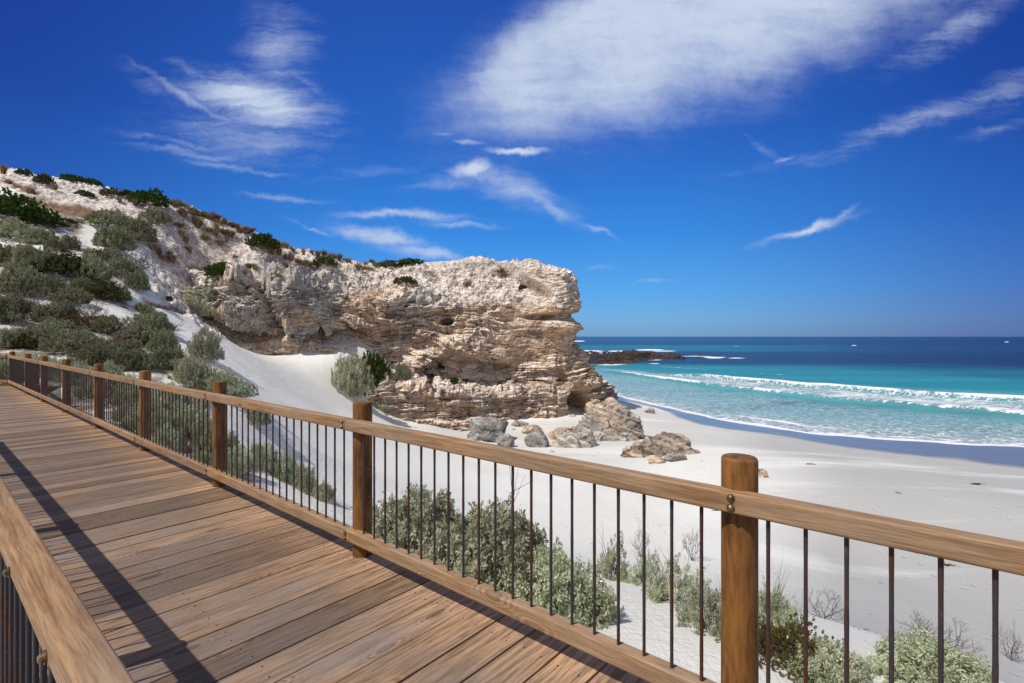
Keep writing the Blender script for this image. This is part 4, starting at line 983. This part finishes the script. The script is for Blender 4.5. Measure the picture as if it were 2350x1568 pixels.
def proto(key):
    if key in protos: return protos[key], False
    kd, s_ = key
    if kd == 'G': o = shrub(kd, 100+s_, 430, 26, .085, .5, .22, 'saltfar', .72)
    elif kd == 'H': o = shrub(kd, 120+s_, 520, 42, .058, .46, .18, 'salt', .78, twigs=16)          # nearer grey saltbush
    elif kd == 'B': o = shrub(kd, 140+s_, 420, 30, .075, .7, .14, 'green', .45, .95, .25)
    elif kd == 'O': o = shrub(kd, 160+s_, 400, 28, .075, .6, .15, 'olive', .45, .9, .25)
    elif kd == 'D': o = shrub(kd, 180+s_, 120, 16, .06, .4, .2, 'dry', .6, .9, .4, 60, 14)
    elif kd == 'R': o = shrub(kd, 200+s_, 420, 20, .075, .5, .10, 'redmat', .3, .8, .4, 20, 0)
    elif kd == 'M': o = shrub(kd, 210+s_, 1100, 26, .045, .5, .08, 'mat', .2, .8, .5, 40, 4)
    elif kd == 'N': o = shrub(kd, 220+s_, 760, 32, .072, .42, .17, 'salt', .42, 1.0, .30, 40, 1, leafup=.2)      # close saltbush, every leaf drawn
    elif kd == 'S': o = shrub(kd, 240+s_, 420, 32, .068, .40, .17, 'salt', .45, 1.0, .5, 40, 8, leafup=.35, open_=.3)   # close, sparse and twiggy
    elif kd == 'T':
        V_, F_, T_ = tussock(300+s_); o = mesh_np('grass_tussock', V_, F_, M['tussock'], None, dict(tint=T_), smooth=False)
    elif kd == 'W': o = tubes('dead_shrub', twigbush(320+s_), M['twig'])
    protos[key] = o; return o, True
NAMES = dict(M='groundcover_plant', G='saltbush_shrub', H='saltbush_shrub', B='green_shrub', O='olive_shrub', D='dry_shrub', R='groundcover_plant', N='saltbush_shrub', S='saltbush_shrub', T='grass_tussock', W='dead_shrub')
CATS = dict(M='plant', G='shrub', H='shrub', B='shrub', O='shrub', D='shrub', R='plant', N='shrub', S='shrub', T='grass tussock', W='dead shrub')
GRP = dict(M='low red brown plants', G='grey saltbush on the dunes', H='grey saltbush on the dunes', B='green shrubs on the hill', O='olive shrubs on the hill', D='dry twiggy shrubs', R='low red brown plants', N='saltbush close to the boardwalk', S='saltbush close to the boardwalk', T='dry grass tussocks on the hill', W='dead twiggy shrubs')
cnt = {}
def plant(kd, x, y, wpx, hpx, label, nv=4, p_=None, lift=0):
    i = cnt.get(kd, 0); cnt[kd] = i+1
    o, new = proto((kd, i % nv))
    if not new: o = copy_tree(o)
    o.name = NAMES[kd]
    if p_ is None: p_ = hit(x, y)
    if p_ is None: print('MISS', label, x, y); p_ = Vector(at(x, y, 40))
    s = p_.y/1175; hw_ = wpx*s/2; hh = hpx*s
    back = hw_*.35
    o.location = (p_.x+(x-1175)/1175*back, p_.y+back, p_.z-.05*hh+lift)
    # sit on the real ground at the shifted place
    ok, q, _, _ = ground.ray_cast(Vector((o.location.x, o.location.y, 60)), Vector((0, 0, -1)))
    if ok and abs(q.z-p_.z) < hh*.9: o.location.z = q.z-.04*hh
    if kd in 'GHBODR': hw_ *= .94; hh *= (.84 if p_.y > 26 and kd in 'GODR' else 1.0)
    o.scale = (hw_, hw_*random.uniform(.85, 1.05), hh); o.rotation_euler = (0, 0, random.uniform(0, 6.28))
    tag(o, label, CATS[kd], GRP[kd]); return o
PL = [
 ('T',8,402,50,26,'brown grass tussock at the far left end of the skyline'),
 ('O',56,402,36,20,'dark olive shrub on the skyline, second plant from the left edge'),
 ('O',101,426,48,34,'yellow green round shrub just below the left skyline'),
 ('B',172,418,66,20,'flat dark green shrub lying along the skyline left of the gap'),
 ('B',212,424,40,16,'small dark green shrub at the right tail of the flat skyline shrub'),
 ('O',193,448,46,24,'olive green shrub below the flat dark skyline shrub'),
 ('O',256,450,46,24,'olive shrub with a brown grass fringe on the skyline'),
 ('B',292,456,34,16,'small green shrub just left of the big dark skyline shrub'),
 ('B',340,478,92,42,'biggest dark green rounded shrub on the hill skyline'),
 ('G',398,474,24,16,'tiny grey shrub alone on the skyline right of the big dark shrub'),
 ('G',445,496,30,18,'small dark grey shrub on the descending skyline among brown grass'),
 ('G',360,516,60,34,'grey green rounded shrub on pale scree under the big skyline shrub'),
 ('B',32,508,120,62,'large dark green bush at the left edge below the brown cut bank'),
 ('B',100,520,80,40,'bright dark green bush tapering right on the upper left slope'),
 ('O',150,515,56,12,'flat olive plant mat on the sand right of the dark green bush'),
 ('G',30,552,120,48,'grey saltbush at the left edge just above the white sand patch'),
 ('G',90,562,80,42,'grey saltbush above the right end of the white sand patch'),
 ('G',128,578,46,34,'small grey saltbush at the tip of the white sand patch'),
 ('G',160,572,42,38,'grey saltbush standing between the sand gully and the large grey thicket'),
 ('G',245,530,100,42,'grey green saltbush, topmost of the thicket under the brown cut bank'),
 ('G',312,566,100,62,'dark grey green saltbush on the right shoulder of the upper thicket'),
 ('G',262,572,90,60,'grey saltbush in the middle of the upper thicket'),
 ('G',240,610,90,50,'pale grey saltbush lower left in the upper thicket'),
 ('D',315,622,80,60,'purple grey twiggy shrub beside the pale crags'),
 ('G',282,640,80,54,'grey shrub at the foot of the upper thicket'),
 ('G',312,668,64,50,'pale grey shrub overhanging the sandy gully edge'),
 ('G',15,612,100,60,'grey saltbush at the left edge under the white sand patch'),
 ('G',80,628,110,66,'broad grey saltbush below the white sand patch'),
 ('O',146,640,110,66,'olive grey shrub in the middle of the long hillside thicket'),
 ('G',205,652,100,60,'grey shrub in the right half of the long hillside thicket'),
 ('O',232,688,90,54,'olive brown shrub above the pale sand path'),
 ('G',268,692,62,40,'round grey shrub at the right tip of the long hillside thicket'),
 ('G',110,676,90,50,'grey saltbush in the lower rank of the hillside thicket'),
 ('G',162,700,80,44,'small pale saltbush standing on the pale sand path edge'),
 ('G',40,680,100,60,'grey shrub at the left edge in the lower rank of the thicket'),
 ('D',60,712,100,50,'brown dry shrub at the left edge above bare sand'),
 ('G',0,740,80,60,'grey shrub cut by the left edge of the frame above the corner post'),
 ('R',120,715,40,12,'dark red low plant between saltbushes on the pale sand'),
 ('G',112,742,80,40,'grey saltbush below the dark red low plant'),
 ('R',165,752,90,34,'rust red low plant among grey shrubs'),
 ('D',205,735,80,40,'dry purple grey shrub right of the rust red plant'),
 ('G',346,762,100,54,'lone bushy grey saltbush on the white sand left of the ramp'),
 ('D',390,762,60,34,'dry twiggy shrub attached to the right side of the lone saltbush'),
 ('D',262,772,110,50,'dry grey twiggy shrub above the walkway fence'),
 ('R',240,738,50,16,'rusty orange low plant beside dry twigs'),
 ('R',285,790,60,22,'dark red and green low plant behind the fence'),
 ('G',322,790,90,44,'grey green shrub left of the round dune edge bush'),
 ('G',372,812,80,50,'grey green saltbush in the dense row below the lone bush'),
 ('H',472,828,86,76,'dome shaped saltbush alone at the left edge of the sand ramp'),
 ('G',385,850,90,50,'broad grey saltbush left of the bright sand notch'),
 ('H',440,886,100,72,'leafy saltbush behind the third post on the dune edge'),
 ('H',500,908,100,60,'leafy saltbush in the middle of the row that runs down the dune edge'),
 ('H',552,914,70,38,'last low saltbush at the right end of the dune edge row'),
 ('G',160,812,120,50,'dark green grey shrub just above the far fence posts'),
 ('G',220,840,100,50,'grey shrub behind the fifth post'),
 ('G',90,800,90,44,'grey shrub behind the distant fence posts on the left'),
 ('G',290,850,80,44,'grey shrub right behind the handrail left of the fourth post'),
 ('G',20,800,70,40,'grey shrub at the far left behind the fence corner'),
 ('D',60,770,90,36,'brown dry shrub in front of the bare sand patch on the left'),
 ('G',140,775,90,40,'grey shrub on the lower slope above the fence, left part'),
 ('G',330,850,60,40,'small grey shrub above the fourth post'),
 ('H',468,706,120,66,'large saltbush leaning over the sand in front of the cliff overhang'),
 ('D',450,722,60,50,'trailing dry stems hanging below the large saltbush at the cliff'),
 ('D',476,744,60,36,'dry pale twiggy shrub at the sand line under the cliff edge'),
 ('B',512,632,80,40,'vivid green shrub under the crag at the left end of the cliff'),
 ('B',388,691,18,12,'tiny bright green plant at the bottom of the pale crags'),
 ('B',602,578,74,36,'bright green shrub on the ridge above the pale scree'),
 ('D',610,600,70,22,'brown grey shrub below the bright green ridge shrub'),
 ('B',745,606,60,22,'dark shrub on the saddle of the ridge left of the headland top'),
 ('D',690,612,50,26,'dark dry shrub on the pale slope below the ridge saddle'),
 ('O',905,612,90,24,'domed olive shrub on the headland top, left of the flat green one'),
 ('B',945,608,70,20,'flat green shrub on top of the headland'),
 ('G',866,612,30,14,'small dark grey shrub at the left end of the headland top clump'),
 ('O',930,650,60,26,'olive shrub on the pale slope just under the headland top'),
 ('D',985,636,44,20,'small grey dry shrub on the pale headland slope'),
 ('D',1185,694,50,26,'dry grey shrub clinging to the rubble slope near the seaward end'),
 ('B',1200,664,22,14,'small green shrub on the rubble below the overhanging crag'),
 ('H',806,912,104,104,'large round grey saltbush at the foot of the cliff on the right of the ramp'),
 ('B',856,866,84,84,'bright green shrub tucked behind the large round saltbush'),
 ('H',888,884,66,64,'blue grey saltbush on the rocks right of the bright green shrub'),
 ('G',922,868,40,44,'small grey shrub beside the crag at the cliff foot'),
 ('B',840,905,26,30,'small dark green shrub at the right foot of the large round saltbush'),
 ('O',985,880,18,12,'tiny olive plant on the lower sand ledge, left one'),
 ('B',1042,882,22,20,'tiny green shrub on the lower sand ledge, right one'),
 ('O',1012,846,20,18,'little olive shrub at the foot of the arched crag'),
 # close behind the balustrade
 ('H',250,900,90,64,'saltbush seen through the rods between the fourth and fifth posts, left one'),
 ('H',305,930,90,70,'saltbush seen through the rods just left of the fourth post'),
 ('H',375,960,100,76,'dark saltbush behind the rods right of the fourth post'),
 ('H',430,1000,100,80,'saltbush behind the rods midway between the third and fourth posts'),
 ('D',455,960,80,50,'brown twiggy shrub behind the rods left of the third post, upper one'),
 ('H',475,1050,90,80,'saltbush behind the rods just left of the third post'),
 ('R',430,1010,60,24,'green and rust ground plant among the saltbush behind the rods'),
 ('H',540,1092,80,66,'saltbush behind the rods just right of the third post'),
 ('D',560,1110,60,50,'dry twiggy shrub behind the rods at the foot of the third post'),
 ('H',330,985,90,60,'low saltbush seen between the rods right above the bottom rail'),
 ('H',180,880,80,50,'saltbush behind the rods between the fifth and sixth posts'),
 ('H',390,1030,80,50,'low saltbush pressed to the bottom rail left of the third post'),
 ('H',590,980,70,44,'spiky saltbush on open sand seen just under the handrail'),
 ('H',600,1078,72,66,'upright saltbush at the left start of the diagonal row on the sand slope'),
 ('H',650,1102,76,66,'second upright saltbush of the diagonal row on the sand slope'),
 ('H',698,1128,72,62,'third upright saltbush of the diagonal row on the sand slope'),
 ('H',742,1150,58,44,'last and lowest saltbush of the diagonal row on the sand slope'),
 # close on the bank between the two nearest posts
 ('N',950,1300,240,185,'tall leafy saltbush right beside the second post'),
 ('N',1120,1375,330,240,'tallest leafy saltbush in the middle of the bay between the two nearest posts'),
 ('N',1290,1430,230,180,'leafy saltbush at the right of the close thicket, with dark bare stems below'),
 ('S',1405,1330,90,90,'thin saltbush sprawling on sand right of the close thicket'),
 ('W',1470,1280,80,80,'bare twiggy bush behind the thin saltbush'),
 ('S',1545,1385,150,105,'sprawling saltbush hanging over the sand hollow left of the nearest post'),
 ('S',1615,1450,130,130,'saltbush touching the left side of the nearest post'),
 ('W',1590,1290,80,90,'bare twiggy bush rising left of the nearest post'),
 ('S',1770,1430,120,100,'small saltbush against the right side of the nearest post'),
 ('M',1800,1530,210,120,'green and rust low mat plant right of the nearest post'),
 ('S',1480,1345,90,70,'low saltbush on the sand between the two thin ones left of the nearest post'),
 ('S',1690,1470,110,110,'saltbush hidden partly behind the nearest post'),
 ('W',1890,1420,150,70,'bare forked twigs lying on the sand right of the mat plant'),
 ('N',1900,1590,170,110,'saltbush in front of the sand below the mat plant'),
 ('W',2130,1500,240,120,'tangle of dark bare twigs above the right hand saltbush'),
 ('N',2150,1620,260,140,'saltbush at the bottom edge between the right hand rods'),
 ('H',2,884,90,62,'saltbush seen through the rods at the far left fence corner'),
 ('W',2320,1520,90,90,'bare twigs at the lower right corner'),
]
# the rest of the scrub: where it stands is said by what is next to it
more = [
 ('G',60,655,70,44,'grey saltbush wedged in the middle ranks of the thicket, near the left edge'),('G',185,672,60,36,'small grey shrub in the gap below the olive grey shrub'),
 ('D',95,725,70,34,'dry shrub on bare sand left of the rust red plants'),('G',30,722,70,40,'grey shrub near the left edge, above the pale sand gap'),
 ('G',145,728,60,34,'low grey shrub just above the rust red plant'),('D',185,760,80,34,'dry brown shrub to the right under the rust red plant'),
 ('G',240,765,70,36,'grey shrub between the dry twigs and the fence scrub'),('O',60,800,90,34,'olive shrub low on the slope just above the far handrail'),
 ('G',120,792,70,34,'grey shrub above the seventh post'),('G',185,795,80,36,'grey shrub above the sixth post'),('D',250,800,80,34,'dry brown shrub above the fifth post'),
 ('G',295,812,70,34,'grey shrub above and left of the fourth post'),('G',345,795,60,34,'small grey shrub below the lone saltbush'),('R',350,830,60,22,'low red brown plant beside the dense saltbush row'),
 ('D',410,835,60,34,'dry shrub between the dense row and the dome shaped saltbush'),('G',415,858,50,36,'little grey shrub at the edge of the bright sand notch'),
 ('H',140,868,80,46,'saltbush behind the rods between the sixth and seventh posts'),('H',100,862,70,44,'saltbush behind the rods next to the seventh post'),('H',60,860,70,44,'saltbush behind the rods between the last two posts of the straight run'),
 ('H',215,912,80,50,'saltbush low behind the rods right of the fifth post'),('D',260,935,80,46,'dry twiggy shrub low behind the rods, middle of the bay left of the fourth post'),('H',300,965,80,50,'saltbush whose top reaches the bottom rail left of the fourth post'),
 ('D',350,935,70,46,'brown dry shrub behind the top of the fourth post rods'),('H',400,940,80,56,'saltbush high behind the rods right of the fourth post'),('H',360,1000,80,56,'saltbush just above the bottom rail right of the fourth post'),
 ('R',470,1000,60,26,'green and rust plant between saltbushes left of the third post'),('H',455,1085,70,50,'saltbush at the bottom rail beside the foot of the third post'),('D',500,1060,60,46,'dry shrub hidden behind the third post'),
 ('H',520,1040,60,50,'saltbush at the upper right of the third post'),('R',560,1075,50,22,'rusty twiggy plant at the start of the diagonal row'),('G',0,850,60,30,'grey shrub at the left edge above the corner handrail'),
 ('D',85,770,60,26,'small dry shrub among the grey ones left above the fence'),('G',330,720,50,28,'small grey shrub on the pale sand path'),('G',60,590,60,30,'small grey shrub at the lower side of the white sand patch')]
for e in PL+more: plant(*e)
# tussocks: brown grass along the ridge and on the scree
TS = [(470,512),(485,520),(500,524),(515,530),(530,536),(545,541),(560,546),(578,553),(450,505),(420,500),(412,520),(418,545),(428,560),(405,486),(640,585),(655,592),(668,596),(655,610),(690,600),(780,606),(800,607),(815,608),
 (640,632),(625,640),(570,610),(560,626),(585,618),(540,590),(375,600),(390,585),(395,608),(435,582),(350,575),(365,592),(520,560),(495,545),(505,572),(125,432),(85,412),(235,446),(275,462),(20,418),(70,440),(310,470),(480,535),(455,525),(1075,655),(1150,625),(1160,632),(1015,905),(890,612),(620,575),(470,560)]
for x in range(400, 860, 7):          # fringe of grass that follows the ridge
    TS.append((x+random.uniform(-3, 3), float(np.interp(x, [398, 445, 520, 600, 700, 800, 860], [482, 500, 535, 566, 598, 608, 610]))+random.uniform(0, 9)))
sky_y = lambda x: np.interp(x, [0, 200, 380, 500, 600, 700, 800, 900], [395, 425, 470, 522, 562, 592, 606, 606])
for i, (x, y) in enumerate(TS):
    ridge = y < sky_y(x)+18
    if ridge:
        lab = next(l for lim, l in [(150, 'dry brown grass tussock on the skyline near the left edge of the photo'),(330, 'dry brown grass tussock among the dark green skyline shrubs, left of the biggest one'),
            (440, 'dry brown grass tussock on the skyline just right of the biggest dark shrub'),(500, 'dry brown grass tussock in the skyline fringe around the small dark grey shrub'),
            (560, 'dry brown grass tussock in the skyline fringe left of the bright green ridge shrub'),(640, 'dry brown grass tussock touching the bright green shrub on the ridge'),
            (715, 'dry brown grass tussock on the ridge between the bright green shrub and the saddle'),(790, 'dry brown grass tussock around the dark shrub on the ridge saddle'),
            (1e9, 'dry brown grass tussock where the ridge meets the left end of the headland top')] if x < lim)
    elif x > 860: lab = 'small dry grass tussock on the lower sand ledge of the headland' if y > 800 else 'dry grass tussock on the pale slope at the top of the headland'
    else:
        lab = next(l for lim, l in [(360, 'dry grass tussock on the stony slope beside the upper grey thicket'),(440, 'dry grass tussock in the vertical row on pale scree right of the thicket'),
            (540, 'dry grass tussock on the pale ledges above the vivid green crag shrub'),(1e9, 'dry grass tussock on the pale scree above the left part of the cliff')] if x < lim)
    if ridge and y < sky_y(x)+10:
        y -= 20
        while hit(x, y+6) is None: y += 1.5
        y += random.uniform(-3, 4)
    if hit(x, y+6) is None: continue
    o = plant('T', x, y+6, random.uniform(22, 46), random.uniform(12, 26), lab, 5)
    k = random.uniform(1.1, 1.6); o.scale[0] *= k; o.scale[1] *= k
    if (hit(x, y+6)-eye).length > 75: o.scale = [q*.8 for q in o.scale]
# debris on the beach
def debris(x, y, wpx, label, mat, name, cat, kd=0):
    p_ = hit(x, y, (ground,)); s = p_.y/1175; L_ = wpx*s/2
    g = np.random.default_rng(int(x)); lst = []
    for k in range(5 if kd == 0 else 2):
        q = [np.array([-L_, 0, 0])+g.normal(size=3)*L_*.15]
        for j in range(6): q.append(q[-1]+np.array([L_*.33, 0, 0])+g.normal(size=3)*L_*.22)
        for a in q: a[2] = abs(a[2])*.25
        lst.append(tube(q, L_*.12, L_*.04, 5))
    o = tubes(name, lst, mat); o.location = p_; o.rotation_euler.z = random.uniform(-.5, .5); tag(o, label, cat); return o
# shell grit and dry seaweed crumbs on the sand
g = np.random.default_rng(9); V_ = []; F_ = []; k = 0
az_ = g.uniform(-.35, .85, 1500); r_ = 1/np.sqrt(g.uniform(1/55.**2, 1/9.**2, 1500))
for a_, q_ in zip(az_, r_):
    ok, p_, n_, _ = ground.ray_cast(Vector((q_*math.sin(a_), q_*math.cos(a_), 40)), Vector((0, 0, -1)))
    if not ok or p_.z < SEA+.35: continue
    L_ = g.uniform(.01, .035)*(1+2*(g.random() < .12)); th = g.uniform(0, 3.14); c_, s_ = math.cos(th)*L_, math.sin(th)*L_
    V_ += [(p_.x-c_, p_.y-s_, p_.z+.003), (p_.x+s_*.3, p_.y-c_*.3, p_.z+.006), (p_.x+c_, p_.y+s_, p_.z+.004), (p_.x-s_*.3, p_.y+c_*.3, p_.z+.012)]; F_ += [(k, k+1, k+3), (k+1, k+2, k+3)]; k += 4
m, t, b = mat_new('beach_grit'); t.put(b.inputs['Base Color'], t.ramp(t.noise(geo_pos(t), 1.3, 2), [(.4, (.10, .06, .045)), (.56, (.2, .15, .12)), (.6, (.75, .72, .68))]))
o = mesh_np('beach_litter', V_, np.array(F_), m, smooth=False); tag(o, 'specks of shell grit and dry seaweed crumbs strewn over the pale beach', 'beach litter', kind='stuff')
dkw = simple('dark_seaweed', (.05, .035, .03), .7, 0, (.10, .06, .04), 5)
for (x, y, wpx, lab) in [(1859,1066,14,'small dark seaweed scrap on the dry beach right of the nearest post'),(2242,1113,24,'dark piece of driftwood on the beach at the far right'),(2004,1218,26,'curved dry twig on the sand behind the handrail, right part'),
   (1985,1232,18,'crooked twig scrap on the sand left of the curved twig'),(2190,1222,14,'tiny twig scrap between the right hand rods'),(2180,1298,22,'forked twig on sand lower right'),(2062,1132,10,'tiny red brown scrap on the beach above the handrail'),(2255,1278,16,'little dark twig near the right edge'),(1640,1172,12,'tiny dark twig on the sand behind the rail left of the nearest post'),(795,895,8,'tiny dark speck of driftwood on the sand ramp')]:
    debris(x, y, wpx, lab, dkw, 'driftwood', 'driftwood')
scn.render.engine = 'CYCLES'
print('objects', len(bpy.data.objects), 'script ok')
